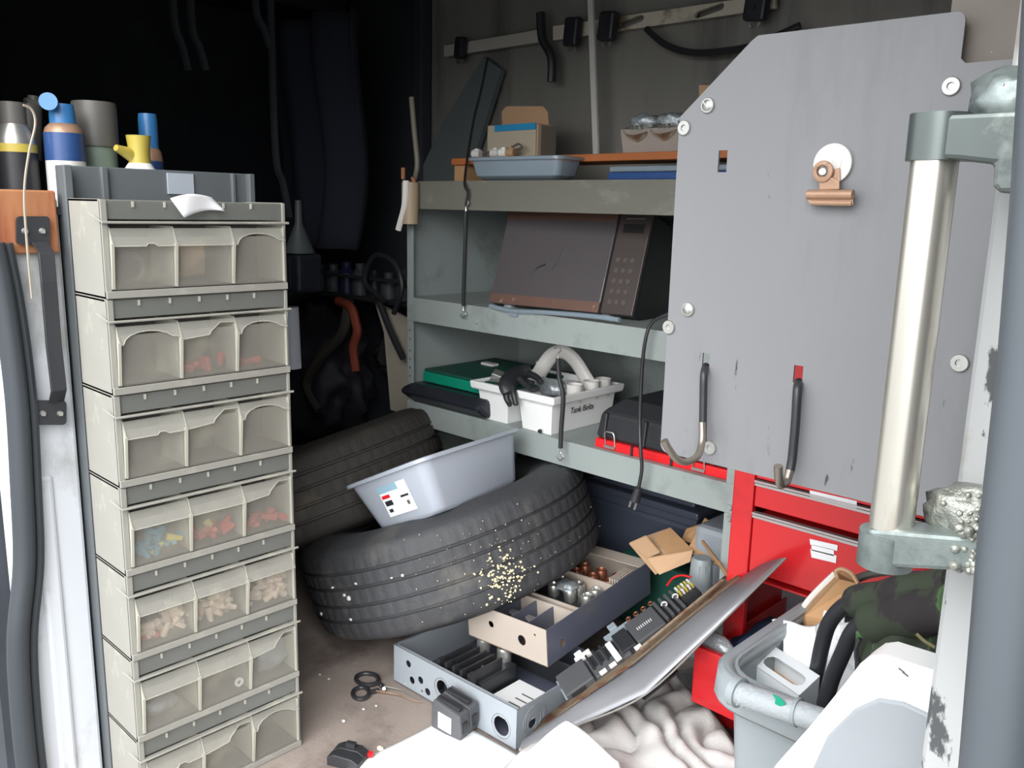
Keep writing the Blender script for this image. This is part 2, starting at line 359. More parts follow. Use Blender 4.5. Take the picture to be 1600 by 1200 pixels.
for r in range(7):
    z0 = (6 - r) * HR
    t = thing('bin_cabinet', 'tip-out bin cabinet, %s, %s' % (names[r], desc[r]), 'storage bin', (-1.417, .545, z0), (0, 0, 0), 'stacked tip-out bin cabinets')
    b = B().mm((-D, 0, .0002), (0, .004, HR - .0002)).mm((-D, W - .004, .0002), (0, W, HR - .0002)).mm((-D, 0, .001), (0, W, .004)).mm((-D, 0, HR - .004), (-.006, W, HR - .001)).mm((-D, 0, 0), (-D + .003, W, HR - .001))
    part('housing', b, m_binf, t)
    fr = part('face_frame', B().mm((-.003, 0, .001), (.003, .010, HR - .001)).mm((-.003, W - .006, .001), (.003, W, HR - .001)).mm((-.003, 0, .001), (.006, W, .013)), m_binf, t, bevel=.001)
    part('header', B().mm((-.004, .010, .126), (0, W - .006, HR - .002)), m_binh, t)
    b = B()
    for k in range(5): b.mm((0, .05 + k * .052, HR - .012), (.003, .053 + k * .052, HR - .003))
    part('header_pegs', b, m_rib, t, stuff=True)
    b = B().cyl((.007, -.001, .121), (.007, W + .004, .121), .0022, n=8).cyl((.007, 0, .121), (-.018, -.010, .134), .0012, n=6).mm((-.002, 0, .1195), (.008, W, .122))
    part('hinge_rail', b, m_binf, t)
    cw = (W - .016) / 3
    for k in range(3):
        y0 = .010 + k * cw; y1 = y0 + cw
        bn = part('bin', B().mm((.002, y0 + .002, .015), (.004, y1 - .002, .098)), m_bint, t, world=False)
        b = B()
        pts = notch(y0 + .001, y1 - .001, .084, .112, kinds[r][k], None)
        # lip leans back: x falls as z rises
        lp = [(.014 - (z - .084) * .45, y, z) for y, z in pts]
        b.prism(lp, (-.0015, 0, 0)); part('lip', b, m_lip, bn)
        b = B().tube([lp[-1]] + [p for p in lp[2:]][::1], .0008, 5, smooth=False) if False else B().tube([Vector(p) for p in lp[2:]], .0009, 5, smooth=False)
        part('lip_highlight', b, m_rib, bn)  # pale line along the lip, drawn as its edge highlight
        b = B().prism([(-.09, y0 + .0005, .016), (.004, y0 + .0005, .016), (.014, y0 + .0005, .086), (0, y0 + .0005, .115), (-.09, y0 + .0005, .115)], (0, .0018, 0))
        b.prism([(.002, y0 - .0006, .016), (.006, y0 - .0006, .016), (.0165, y0 - .0018, .088), (.011, y0 - .0018, .088)], (0, .0045, 0))
        part('divider', b, m_rib, bn)
        part('back', B().mm((-.09, y0 + .002, .016), (-.087, y1 - .002, .115)).mm((-.09, y0 + .002, .014), (.002, y1 - .002, .017)), m_bini, bn)
    part('divider', B().mm((-.09, W - .0085, .016), (.008, W - .0065, .112)), m_rib, t)
# paper scrap over the top bin
def rel(p, s=.003): return Vector(p)
b = B().grid(8, 6, lambda u, v: at(266 + 64 * u + (22 * v), 310 - 2 * u + 30 * v - 8 * u * v - 6 * math.sin(PI * u), 'x', -1.400 + .006 * math.sin(4 * u + 2 * v)))
solo('paper_scrap', b, m_paper, 'crumpled white paper scrap on the top bin cabinet', 'paper', smooth=1, solid=.001)
# contents
def nut_mesh():
    bm_ = B().cyl((0, 0, -.014), (0, 0, .014), .0078, .0044, 10); me = bpy.data.meshes.new('wire_connector')
    bmesh.ops.recalc_face_normals(bm_.m, faces=bm_.m.faces); bm_.m.to_mesh(me); bm_.m.free(); return me
base_me = nut_mesh()
def nuts(row, k, n, mat, label, grp, top=.06, seed=0):
    me = base_me.copy(); me.materials.append(mat); rnd = random.Random(seed + row * 10 + k); cw = (W - .016) / 3
    for i in range(n):
        o = bpy.data.objects.new('wire_connector', me); C.objects.link(o)
        lay = i / n
        y = .545 + .012 + k * cw + .008 + rnd.random() * (cw - .02); x = -1.417 - .016 - rnd.random() * .018
        z = (6 - row) * HR + .026 + lay * (top - .02) * (.6 + .5 * rnd.random())
        o.location = (x, y, z); o.rotation_euler = (rnd.uniform(0, 3), rnd.uniform(-1.6, 1.6), rnd.uniform(0, 3))
        o['label'] = label; o['category'] = 'wire connector'; o['group'] = grp
for k in range(3): nuts(4, k, 26, m_tan, 'tan wire connector among many in the fifth bin row', 'tan wire connectors', .062)
nuts(4, 0, 4, m_tanred, 'red-ended wire connector in the left bin of the fifth row', 'red connectors in the fifth bin row', .03, 5)
nuts(3, 0, 14, m_nutblue, 'blue wire connector in the left bin of the fourth row', 'blue wire connectors', .05)
nuts(3, 0, 2, m_nutyel, 'yellow wire connector lying on the blue ones', 'yellow connectors in the blue bin', .05, 3)
nuts(3, 1, 12, m_tanred, 'red wire connector in the middle bin of the fourth row', 'red connectors in the fourth bin row', .035)
nuts(3, 1, 2, m_nutyel, 'yellow wire connector lying on red ones in the middle bin', 'yellow connectors in the red bin', .045, 4)
nuts(3, 2, 10, m_tanred, 'red wire connector in the right bin of the fourth row', 'red connectors in the right bin', .03)
nuts(1, 1, 8, m_tanred, 'red wire connector in the middle bin of the second row', 'red connectors in the second row', .03)
nuts(1, 2, 6, m_tanred, 'red wire connector in the right bin of the second row', 'red connectors right in the second row', .026)
def lump(c, r, sc, sd=0, amp=.35, sub=3, freq=3.):
    b = B(); b.ico((0, 0, 0), 1, sub)
    for v in b.m.verts:
        n = noise.fractal(v.co * freq * .5 + Vector((sd, sd * 2, 0)), 1, 2, 3); v.co *= 1 + amp * n
        v.co = Vector((v.co.x * r * sc[0], v.co.y * r * sc[1], v.co.z * r * sc[2])) + Vector(c)
    return b
solo('plastic_bag', lump((-1.455, .83, 1 * HR + .05), .035, (.7, 1.1, .9), 3), m_foil, 'crumpled clear bag in the right bin of the sixth row', 'bag', smooth=2)
solo('plastic_bag', lump((-1.455, .60, 1 * HR + .035), .03, (.7, 1.2, .6), 5), m_foil, 'crumpled clear bag in the left bin of the sixth row', 'bag', smooth=2)
solo('washer', B().lathe([(.004, 0), (.009, 0), (.009, .003), (.004, .003), (.004, 0)], 20, Matrix.Translation((-1.423, .745, HR + .035)) @ Matrix.Rotation(PI / 2, 4, 'Y')), m_white_p, 'small white round washer in the sixth bin row', 'washer', smooth=1)
solo('cable_coil', B().tube([(-1.45, .60 + .022 * math.cos(a), 6 * HR + .045 + .022 * math.sin(a)) for a in [k * PI / 6 for k in range(13)]], .006, 8), m_capg, 'coil of grey cable inside the top left bin', 'cable', smooth=1)
solo('cardboard_piece', B().box((-1.46, .70, 6 * HR + .06), (.03, .06, .06), (.1, .2, .1)), m_card, 'reddish-brown carton piece inside the top middle bin', 'cardboard', bevel=.003)
# ------------------------------------------------------------------ steel shelf unit
SX0, SX1, SY, SB = -1.955, -.86, 1.60, 2.08
t = thing('steel_shelf_unit', 'grey painted steel van shelf unit with three shelves against the far wall', 'shelf', (-1.4, 1.84, 0))
u = Vector((1, 0, 0)); zz = Vector((0, 0, 1))
hl = [circ((SX0 + .012, SY, z), .0035, u, zz, 8) for z in (.44, .47, .50, .56, .585, .61, .635, .66, .685, .72, .745, .78, .80, .825)]
fl = B().holed([(SX0, SY, 0), (SX0 + .028, SY, 0), (SX0 + .028, SY, 1.10), (SX0, SY, 1.10)], hl, (0, .002, 0))
sp_ = part('side_panel', B().mm((SX0, SY, 0), (SX0 + .002, SB, 1.12)), m_shelf, t, world=True)
part('front_flange', fl, m_shelf, sp_, world=True)
sp_ = part('side_panel', B().mm((SX1 - .002, SY, 0), (SX1, SB, 1.12)), m_shelf, t, world=True)
part('front_flange', B().mm((SX1 - .028, SY, 0), (SX1, SY + .002, 1.10)), m_shelf, sp_, world=True)
part('back_panel', B().mm((SX0, SB - .004, .4), (SX1, SB, 1.16)), m_shelf, t, world=True)
for zt, zb, m in ((1.168, 1.092, m_shelft), (.842, .774, m_shelf), (.536, .471, m_shelf)):
    b = B().mm((SX0 + .003, SY, zt - .004), (SX1 - .003, SB - .005, zt)).mm((SX0 + .003, SY - .003, zb), (SX1 - .003, SY, zt)).mm((SX0 + .003, SY - .003, zb), (SX1 - .003, SY + .015, zb + .002))
    part('shelf_tray', b, m, t, world=True, bevel=.0015)
for x, z in ((-.873, .485), (-.873, .46), (-1.66, .80)):
    part('bolt', B().cyl((x, SY - .004, z), (x, SY - .008, z), .007, .005, 12), m_shelf, t, world=True, smooth=1)
# wheel housing under the shelf
b = B().prism([(-1.05, 1.75, 0), (-.2, 1.75, 0), (-.2, 2.12, 0), (-1.05, 2.12, 0)], (0, 0, .36))
struct('trim_8', b, m_encg, bevel=.015)
# navy tote under the shelf
t = thing('storage_tote', 'dark blue-grey lidded tote under the bottom shelf behind the tyre', 'tote', (-1.30, 1.995, 0))
part('tub', B().box((0, -.02, .15), (.34, .20, .30), taper=1.05), m_navy, t, bevel=.015)
part('lid', B().box((0, -.02, .335), (.40, .25, .022)).box((0, -.02, .315), (.385, .235, .03)).box((0, -.02, .352), (.34, .19, .014)), m_navy, t, bevel=.006)
# ------------------------------------------------------------------ microwave
t = thing('microwave', 'black microwave with copper-brown trim lying tilted back on the middle shelf', 'microwave', (-1.646, 1.629, .852), (-.321, -.01, .084))
Wm, Hm, Dm = .443, .252, .30
part('body', B().mm((0, .012, 0), (Wm, Dm, Hm)), m_microb, t, bevel=.004)
dw = Wm * .785
dr = part('door', B().mm((0, 0, 0), (dw, .012, Hm)), m_micro, t, bevel=.002)
part('trim_strip', B().mm((0, -.001, Hm - .022), (dw, .003, Hm)), m_microp, dr)
part('trim_strip', B().mm((0, -.001, 0), (dw, .003, .026)), m_microp, dr)
b = B().tube([(.125, -.0005, .080), (.135, -.0005, .100), (.16, -.0005, .112)], .0032, 6, flat=(1, .4)).tube([(.185, -.0005, .10), (.20, -.0005, .125), (.212, -.0005, .155)], .0032, 6, flat=(1, .4))
part('scuff', b, m_blk, dr, label='two dark scrape marks')
cp = part('control_panel', B().mm((dw + .006, 0, 0), (Wm, .012, Hm)), m_microc, t, bevel=.002)
part('display', B().mm((dw + .022, -.001, Hm - .05), (Wm - .015, .001, Hm - .028)), m_microb, cp)
part('marking', B().mm((dw + .025, -.0006, Hm - .016), (Wm - .018, .001, Hm - .013)), m_zinc, cp)
for i in range(5):
    for j in range(3):
        part('button', B().cyl((dw + .026 + j * .020, -.001, .03 + i * .026), (dw + .026 + j * .020, .002, .03 + i * .026), .006, n=10), M('button_grey', (86, 78, 76), .5), cp)
for x, y in ((.05, .03), (.36, .03), (.05, .26), (.36, .26)):
    part('foot', B().cyl((x, y, -.012), (x, y, 0), .016, .018, 16), m_modl, t, smooth=1)
part('power_cord', B().tube([at(px, py, 'y', yy) for px, py, yy in [(1062, 478, 1.62), (1044, 490, 1.585), (1018, 505, 1.575), (1007, 540, 1.57), (1002, 600, 1.575), (1000, 660, 1.575), (1001, 700, 1.565), (1003, 730, 1.565), (1000, 752, 1.565), (997, 765, 1.565)]], .0042, 8), m_blk, t, world=True, smooth=1)
pc = part('plug', B().tube([at(998, 762, 'y', 1.565), at(992, 782, 'y', 1.565)], lambda q: .008 + .005 * q, 10, smooth=False), m_blk, t, world=True, smooth=1)
for dx in (-4, 4):
    a = at(991 + dx, 782 + dx * .5, 'y', 1.565); c = at(987 + dx, 794 + dx * .5, 'y', 1.565); part('prong', B().tube([a, c], .0028, 6, smooth=False), m_zinc, pc, world=True)
# foil tray/clear strip under microwave front
solo('clear_tray', B().tube([at(px, py, 'y', 1.592) for px, py in [(766, 478), (800, 486), (850, 488), (925, 494), (968, 500)]], .006, 8).box(at(805, 490, 'y', 1.600), (.03, .02, .012)), m_clear2, 'thin clear plastic strip lying under the microwave front', 'plastic strip', smooth=1)
# ------------------------------------------------------------------ top shelf goods
t = thing('wooden_plank', 'orange-brown wooden plank raised on blocks above the top shelf', 'plank', (-1.5, 1.75, 1.168))
p = at(705, 250, 'y', 1.70)
part('board', B().mm((p.x, 1.70, 1.216), (-.80, 1.84, 1.234)), m_wood, t, world=True, bevel=.002)
part('block', B().mm((p.x + .002, 1.71, 1.168), (p.x + .05, 1.83, 1.216)), m_card2, t, world=True, bevel=.002)
part('block', B().mm((-.9, 1.71, 1.168), (-.85, 1.83, 1.216)), m_card2, t, world=True, bevel=.002)
def tub(L, W_, h, tp, th, mat, t, lipw=.012, lab=None, r=.03):
    def rr(l, w, rad, z):
        out = []
        for sx, sy, a0 in ((1, 1, 0), (-1, 1, 90), (-1, -1, 180), (1, -1, 270)):
            for k in range(5): a = math.radians(a0 + k * 22.5); out.append(Vector((sx * (l / 2 - rad) + rad * math.cos(a), sy * (w / 2 - rad) + rad * math.sin(a), z)))
        return out
    rings = [rr(L - .03, W_ - .03, r, 0), rr(L, W_, r, .012), rr(L + 2 * tp, W_ + 2 * tp, r, h)]
    inner = [rr(L + 2 * tp - 2 * th, W_ + 2 * tp - 2 * th, r, h), rr(L - 2 * th, W_ - 2 * th, r, .014), rr(L - .04, W_ - .04, r, .004)]
    o1 = part('tub', B().loft(rings + inner), mat, t, smooth=1)
    part('rim', B().loft([rr(L + 2 * tp - .001, W_ + 2 * tp - .001, r, h - .006), rr(L + 2 * tp + 2 * lipw, W_ + 2 * tp + 2 * lipw, r + lipw, h - .008), rr(L + 2 * tp + 2 * lipw, W_ + 2 * tp + 2 * lipw, r + lipw, h - .001), rr(L + 2 * tp - .004, W_ + 2 * tp - .004, r, h + .001), rr(L + 2 * tp - .001, W_ + 2 * tp - .001, r, h - .006)], cap=False), mat, t, smooth=1)
    return o1
q = at(815, 283, 'y', 1.64)
t = thing('clear_food_box', 'shallow clear plastic tub on the top shelf in front of the plank', 'tub', (-1.545, 1.648, 1.168), (0, 0, .06))
tub(.275, .085, .058, .010, .002, m_clear2, t, .008, r=.018)
solo('paper_sheet', B().box((-1.545, 1.648, 1.184), (.24, .06, .016), (0, 0, .06)), m_offw, 'white sheets inside the shallow clear tub', 'paper', bevel=.003)
t = thing('organizer_case', 'flat clear-lidded case with blue edges under the plank at the right', 'case', (-1.13, 1.66, 1.168))
part('lid', B().mm((-.12, -.045, .018), (.27, .10, .03)), m_clear2, t, bevel=.003)
part('base', B().mm((-.122, -.047, 0), (.27, .10, .017)), m_blue2, t, bevel=.003)
# cardboard carton
zt = 1.234
t = thing('carton', 'open small cardboard carton with a blue stripe standing on the plank', 'box', (-1.66, 1.77, zt))
a = at(765, 240, 'y', 1.78); c = at(840, 240, 'y', 1.78)
part('box_body', B().mm((a.x, 1.775, zt), (c.x + .005, 1.835, 1.323)), m_card, t, world=True, bevel=.002)
part('front_panel', B().mm((a.x, 1.771, zt), (c.x, 1.774, 1.325)), M('carton_face', (178, 168, 148), .8), t, world=True)
part('stripe', B().mm((a.x + .03, 1.768, 1.308), (c.x, 1.771, 1.325)), M('carton_blue', (40, 140, 190), .6), t, world=True, label='bright blue printed stripe')
part('flap', B().prism([at(785, 205, 'y', 1.83), at(858, 208, 'y', 1.83), at(856, 175, 'y', 1.83), at(848, 166, 'y', 1.83), at(792, 166, 'y', 1.83), at(784, 174, 'y', 1.83)], (0, .002, 0)), m_card, t, world=True, label='raised rounded cardboard flap')
part('side', B().mm((c.x + .005, 1.775, zt), (c.x + .016, 1.835, 1.318)), M('carton_side', (120, 112, 100), .8), t, world=True)
for i, (px, mt_, lb) in enumerate(((744, m_offw, 'small white blue-printed tube at the left end of the plank'), (773, m_offw, 'crumpled grey-white fitting in front of the carton'), (786, m_white_p, 'small white fitting in front of the carton'), (797, m_card, 'small tan fitting right of the white one on the plank'))):
    p = at(px, 243, 'y', 1.72)
    solo('pipe_fitting', B().cyl((p.x - .012, 1.72, zt + .012), (p.x + .012, 1.725, zt + .012), .0115, n=14).cyl((p.x, 1.722, zt + .012), (p.x, 1.722, zt + .026), .007, n=12), mt_, lb, 'fitting', smooth=1)
solo('strap_scrap', B().tube([at(px, py, 'y', 1.735) for px, py in [(752, 241), (770, 236), (795, 232), (810, 225), (815, 231), (805, 234)]], .003, 6), m_capg, 'grey strip of scrap lying over the fittings on the plank', 'scrap', smooth=1)
# metal cups in pale carton holders
for i, px in enumerate((1003, 1045)):
    p = at(px, 236, 'y', 1.76)
    t = thing('bulb_carton', 'pale open carton holding a silver bulb, %s on the plank' % ('left one' if i == 0 else 'right one by the panel edge'), 'bulb carton', (p.x, p.y, zt), (0, 0, .2), 'bulb cartons')
    part('sleeve', B().loft([[(-.035, -.03, 0), (.035, -.03, 0), (.035, .03, 0), (-.035, .03, 0)], [(-.043, -.034, .055), (.043, -.034, .055), (.043, .034, .07), (-.043, .034, .07)], [(-.039, -.030, .055), (.039, -.030, .055), (.039, .030, .07), (-.039, .030, .07)]], cap=False), M('pale_carton', (150, 140, 132), .8), t)
    part('reflector', B().lathe([(.012, .03), (.03, .055), (.034, .064), (.026, .058), (.012, .045), (.001, .045)], 24, Matrix.Rotation(.5, 4, 'X')), m_chrome, t, smooth=1)
    for k in range(3): part('filament', B().cyl((-.012 + k * .012, -.028, .05), (-.012 + k * .012, -.036, .062), .0035, n=8), m_zinc, t)
    part('film', lump((0, .01, .075), .03, (1.2, .8, .6), i + 2), m_foil, t, smooth=2)
solo('cardboard_slip', B().prism([at(1118, 245, 'y', 1.80), at(1095, 245, 'y', 1.80), at(1092, 133, 'y', 1.80), at(1110, 133, 'y', 1.80)], (0, .003, 0)), m_card, 'pinkish card slip standing behind the grey panel', 'card')
# ------------------------------------------------------------------ lower shelf goods
zs = .536
def bxr0(x0, y0, x1, y1, z): return [Vector((x0, y0, z)), Vector((x1, y0, z)), Vector((x1, y1, z)), Vector((x0, y1, z))]
t = thing('black_case', 'flat black soft case with a green-lidded box on it, bottom shelf', 'bag', (-1.78, 1.66, zs))
b = B().loft([bxr0(-.155, -.06, .165, .20, .002), bxr0(-.18, -.10, .165, .20, .036), bxr0(-.16, -.06, .165, .20, .056)])
part('case_body', b, m_bag, t, bevel=.012)
t = thing('green_box', 'flat teal green box with dark green lid on the black case', 'box', (-1.76, 1.71, zs + .058))
part('lid', B().mm((-.16, -.075, .030), (.18, .22, .038)), m_greend, t, bevel=.003)
part('base', B().mm((-.16, -.08, 0), (.18, .22, .030)), m_green, t, bevel=.004)
part('tag', B().mm((-.10, .10, .038), (-.05, .125, .045)), m_offw, t)
# white caddy
t = thing('tool_caddy', 'white plastic carry caddy with an arched handle on the bottom shelf', 'caddy', (-1.525, 1.735, zs), (0, 0, 0))
A0, A1, B0, B1 = -.145, .147, -.135, .135
def bxr(x0, y0, x1, y1, z): return [Vector((x0, y0, z)), Vector((x1, y0, z)), Vector((x1, y1, z)), Vector((x0, y1, z))]
b = B()
for xa, xb in ((A0 + .012, -.02), (.018, A1 - .012)):
    b.loft([bxr(xa + .01, B0 + .012, xb - .008, B1 - .012, 0), bxr(xa, B0 + .004, xb, B1 - .004, .088), bxr(xa + .003, B0 + .007, xb - .003, B1 - .007, .088), bxr(xa + .013, B0 + .016, xb - .011, B1 - .016, .004)])
part('trays', b, m_white_p, t, bevel=.004)
b = B().loft([bxr(A0, B0 - .006, A1, B1 + .006, .082), bxr(A0 - .004, B0 - .01, A1 + .004, B1 + .01, .086), bxr(A0 - .006, B0 - .012, A1 + .006, B1 + .012, .104), bxr(A0 + .004, B0, A1 - .004, B1, .104), bxr(A0 + .004, B0, A1 - .004, B1, .084), bxr(A0, B0 - .006, A1, B1 + .006, .082)], cap=False)
part('rim', b, m_white_p, t, bevel=.003)
part('bridge', B().mm((-.03, -.12, .06), (.03, .13, .09)), m_white_p, t, bevel=.004)
prof = [(-.02, -.115, .085), (-.02, -.10, .13), (-.02, -.06, .172), (-.02, .0, .182), (-.02, .06, .16), (-.02, .10, .12), (-.02, .12, .085)]
hn = B().tube([(p[1] * 0 + .0 + p[0] * 0 + (-.07 + .17 * (k / 6)), p[1] * .25 + .05, p[2]) for k, p in enumerate(prof)], .021, 12, flat=(1, .6))
hn.tube([(-.05, .03, .085), (-.05, .03, .15)], .014, 8, smooth=False)
part('handle', hn, m_offw, t, smooth=1)
for yy in (-.02, .05, .10):
    part('cup', B().lathe([(.02, .07), (.022, .118), (.0205, .118), (.018, .075)], 16, Matrix.Translation((.115, yy, 0))), m_offw, t, smooth=1)
part('screw', B().cyl((.10, B0 + .003, .008), (.10, B0 - .003, .008), .005, n=10), m_blk, t)
# marker writing on the end face
cu = bpy.data.curves.new('marker', 'FONT'); cu.body = 'Tank Bolts'; cu.size = .022; cu.extrude = .0004; cu.shear = .2
o = bpy.data.objects.new('marker', cu); C.objects.link(o); bpy.context.view_layer.update()
dg = bpy.context.evaluated_depsgraph_get(); me = bpy.data.meshes.new_from_object(o.evaluated_get(dg)); bpy.data.objects.remove(o)
o = bpy.data.objects.new('handwriting', me); C.objects.link(o); me.materials.clear(); me.materials.append(m_blk); o.parent = t
o.matrix_local = Matrix.Translation((A1 - .0115, B0 + .075, .048)) @ Euler((PI / 2, 0, PI / 2)).to_matrix().to_4x4(); o['label'] = 'black marker words Tank Bolts'
# black glove draped over the caddy rim (a hand-shaped, empty glove)
def chain(pts, rad):
    b = B(); return b.tube(pts, rad, 10)
yg = 1.585
t = thing('work_glove', 'black rubber work glove draped over the front rim of the white caddy', 'glove', at(790, 600, 'y', yg))
def g(px, py, dy=0): return at(px, py, 'y', yg + dy)
sub = B()
sub.tube([g(830, 578, .09), g(815, 582, .07), g(800, 590, .03), g(793, 602, -.004), g(797, 613, -.008)], lambda q: .026 - .006 * abs(q - .4), 12, flat=(1, .55))
for pts in ([g(795, 606), g(791, 618, -.008), g(795, 629, -.010), g(798, 633, -.012)], [g(801, 606), g(803, 616, -.008), g(805, 626, -.010), g(807, 634, -.010)], [g(812, 592, .03), g(824, 603, .025), g(834, 608, .02), g(841, 606, .01)], [g(826, 584, .07), g(836, 588, .05), g(843, 594, .04), g(846, 598, .03)], [g(817, 595, .04), g(826, 598, .04), g(833, 600, .035)]):
    sub.tube(pts, lambda q: .0095 * (1 - .25 * q) if q < .9 else .005, 10)
gl = part('glove_body', sub, m_blk, t, world=True, smooth=1)
part('cuff', B().tube([g(806, 580, .08), g(814, 577, .085), g(823, 579, .09)], .007, 8), m_capg, t, world=True, smooth=1)
solo('pipe_clamp', B().box(g(778, 587, .07), (.03, .03, .02), (.3, .3, .5)).cyl(g(766, 594, .05), g(782, 596, .05), .005), m_zinc, 'small silver clamp in the left tray of the caddy', 'clamp', bevel=.002)
solo('plastic_bag', lump(at(862, 606, 'y', 1.70), .045, (1.1, .6, .6), 9), m_foil, 'clear crinkled bag of screws in the caddy tray', 'bag', smooth=2)
# black and red case
t = thing('tool_case', 'black tool case with a red lower edge and wire latches on the bottom shelf', 'case', (-1.07, 1.72, zs))
b = B().loft([bxr(-.185, -.095, .19, .22, .02), bxr(-.19, -.10, .195, .22, .03), bxr(-.185, -.09, .19, .22, .085), bxr(-.15, -.05, .16, .2, .118)])
part('lid', b, m_blk, t, bevel=.008)
part('base', B().mm((-.188, -.105, 0), (.195, .22, .022)), m_redp, t, bevel=.003)
for x in (-.165, -.05, .06, .14): part('rib', B().box((x, -.093, .055), (.012, .02, .06), (-.12, 0, 0)), m_blk, t, bevel=.003)
for x in (-.14, .105): part('latch', B().tube([(x - .014, -.107, .012), (x - .014, -.112, .04), (x - .010, -.112, .046), (x + .010, -.112, .046), (x + .014, -.112, .04), (x + .014, -.107, .012)], .0018, 6, smooth=False).mm((x - .016, -.112, .006), (x + .016, -.106, .012)), m_zinc, t, smooth=1)
for x in (-.077, .033): part('hinge', B().mm((x - .003, -.108, .0), (x + .003, -.102, .024)), m_blk, t)
part('screw', B().cyl((-.12, -.03, .112), (-.09, -.02, .112), .003, n=6).cyl((0, 0, .118), (.02, .01, .118), .003, n=6), m_zinc, t)
# ------------------------------------------------------------------ bungee straps
def bungee(label, P, yy, r, hookside):
    t = thing('bungee_strap', label, 'strap', at(P[0][0], P[-1][1], 'y', yy))
    pts = [at(px, py, 'y', yy) for px, py in P]
    part('cord', B().tube(pts, r, 8), m_blk, t, world=True, smooth=1)
    for e, sg in ((pts[0], 1), (pts[-1], -1)):
        part('hook', B().tube([e, e + Vector((0, 0, .012 * sg)), e + Vector((.009, 0, .022 * sg)), e + Vector((-.002, 0, .032 * sg)), e + Vector((-.012, 0, .022 * sg))], .0022, 6), m_zinc, t, world=True, smooth=1)
bungee('grey bungee strap hanging from the top shelf left of the microwave', [(728, 330), (727, 380), (725, 440), (724, 478)], 1.585, .0055, 1)
bungee('black bungee cord hanging from the middle shelf before the white caddy', [(872, 560), (874, 590), (880, 620), (877, 670), (876, 700)], 1.57, .0058, 1)
t = thing('black_string', 'black cord from the ceiling rail down to the top shelf edge', 'cord', at(728, 318, 'y', 1.59))
part('cord_line', B().tube([at(px, py, 'y', yy) for px, py, yy in [(762, 90, 1.95), (752, 140, 1.9), (742, 180, 1.85), (733, 230, 1.75), (726, 285, 1.592), (731, 300, 1.585), (728, 322, 1.585)]], .0036, 6), m_blk, t, world=True, smooth=1)
# tape roll, paper tubes at the top left of the shelf
t = thing('paper_tube', 'brown cardboard tube with tan tape strapped to the left shelf corner', 'tube', at(640, 350, 'y', 1.59))
a = at(641, 350, 'y', 1.575); c = at(641, 285, 'y', 1.575)
part('roll', B().cyl(a, c, .024, n=20), m_tape, t, world=True, smooth=1)
part('sheet', B().tube([at(px, py, 'y', 1.55) for px, py in [(634, 282), (632, 320), (626, 345), (622, 360)]], .008, 8, flat=(1, .4)), m_offw, t, world=True, smooth=1)
part('pencil', B().tube([at(630, 280, 'y', 1.575), at(630, 262, 'y', 1.575)], .006, 8, smooth=False).tube([at(648, 285, 'y', 1.575), at(644, 278, 'y', 1.575)], .005, 6, smooth=False), m_woodb, t, world=True, smooth=1)
t = thing('conduit_pipe', 'pale pipe standing up from the tube at the left shelf corner', 'pipe', at(648, 280, 'y', 1.62))
part('pipe_body', B().tube([at(px, py, 'y', 1.64) for px, py in [(643, 152), (647, 200), (652, 255), (648, 280)]], .008, 10), M('conduit_grey', (120, 115, 102), .5), t, world=True, smooth=1)
# ------------------------------------------------------------------ far wall rail, clips, white strip, cable
yw = 2.10
zr = lambda px, py: at(px, py, 'y', yw)
b = B().prism([zr(690, 66), zr(845, 45), zr(845, 72), zr(690, 92)], (0, -.006, 0)).prism([zr(868, 42), zr(1215, 2), zr(1215, 14), zr(868, 52)], (0, -.012, 0))
t = thing('wall_rail', 'grey slotted steel rail running along the top of the far wall', 'rail', zr(900, 60))
part('left_length', B().prism([zr(700, 72), zr(845, 48), zr(845, 68), zr(700, 90)], (0, -.02, 0)), M('rail_dusty_grey', (196, 192, 182), .5, var=.2), t, world=True, bevel=.003)
sl = [circ(zr(cx, cy), .012, u, zz, 12, .55) for cx, cy in ()]
out = [zr(868, 42), zr(1215, -8), zr(1215, 14), zr(868, 64)]
hs = []
for cx, cy in ((990, 35.5), (1112, 18)):
    c0 = zr(cx, cy); hs.append([c0 + Vector((.035 * sx + .009 * math.cos(a), 0, .009 * math.sin(a) + .006 * sx)) for sx, A in ((1, (-90, -45, 0, 45, 90)), (-1, (90, 135, 180, 225, 270))) for a in [math.radians(q) for q in A]])
m_rail = M('rail_dusty', (214, 206, 188), .5, var=.2, scale=12, dirt=((120, 106, 84), 9, .52, .66))
part('slotted_length', B().holed(out, hs, (0, -.012, 0)), m_rail, t, world=True)
for cx, cy, hw, hh in ((720, 75, 9, 15), (895, 50, 13, 20), (950, 41, 14, 20), (1182, 14, 17, 16)):
    t = thing('rail_clip', {720: 'black square clip at the left end of the wall rail', 895: 'black square clip left of the white strip on the rail', 950: 'black square clip right of the white strip on the rail', 1182: 'black clip on the rail above the grey panel'}[cx], 'clip', at(cx, cy + hh, 'y', 2.06))
    c0 = at(cx, cy, 'y', 2.06); k = 1.0 / F * (c0 - EYE).length
    part('clip_body', B().box(c0, (hw * 2 * k, .03, hh * 2 * k), (0, .1, 0)), m_blkm, t, world=True, bevel=.008)
    part('screw', B().cyl(c0 + Vector((0, -.015, 0)), c0 + Vector((0, -.019, 0)), .005, n=8), m_blk, t, world=True)
    for dx in (-1, 1): part('wing', B().box(c0 + Vector((dx * .012, -.004, -hh * k - .010)), (.008, .004, .012), (0, dx * .5, 0)), m_zinc, t, world=True)
solo('white_conduit', B().prism([at(920, -20, 'y', 2.03), at(928, -20, 'y', 2.03), at(937, 242, 'y', 2.03), at(929, 242, 'y', 2.03)], (0, -.008, 0)), m_offw, 'white flat strip running down the far wall behind the plank', 'strip')
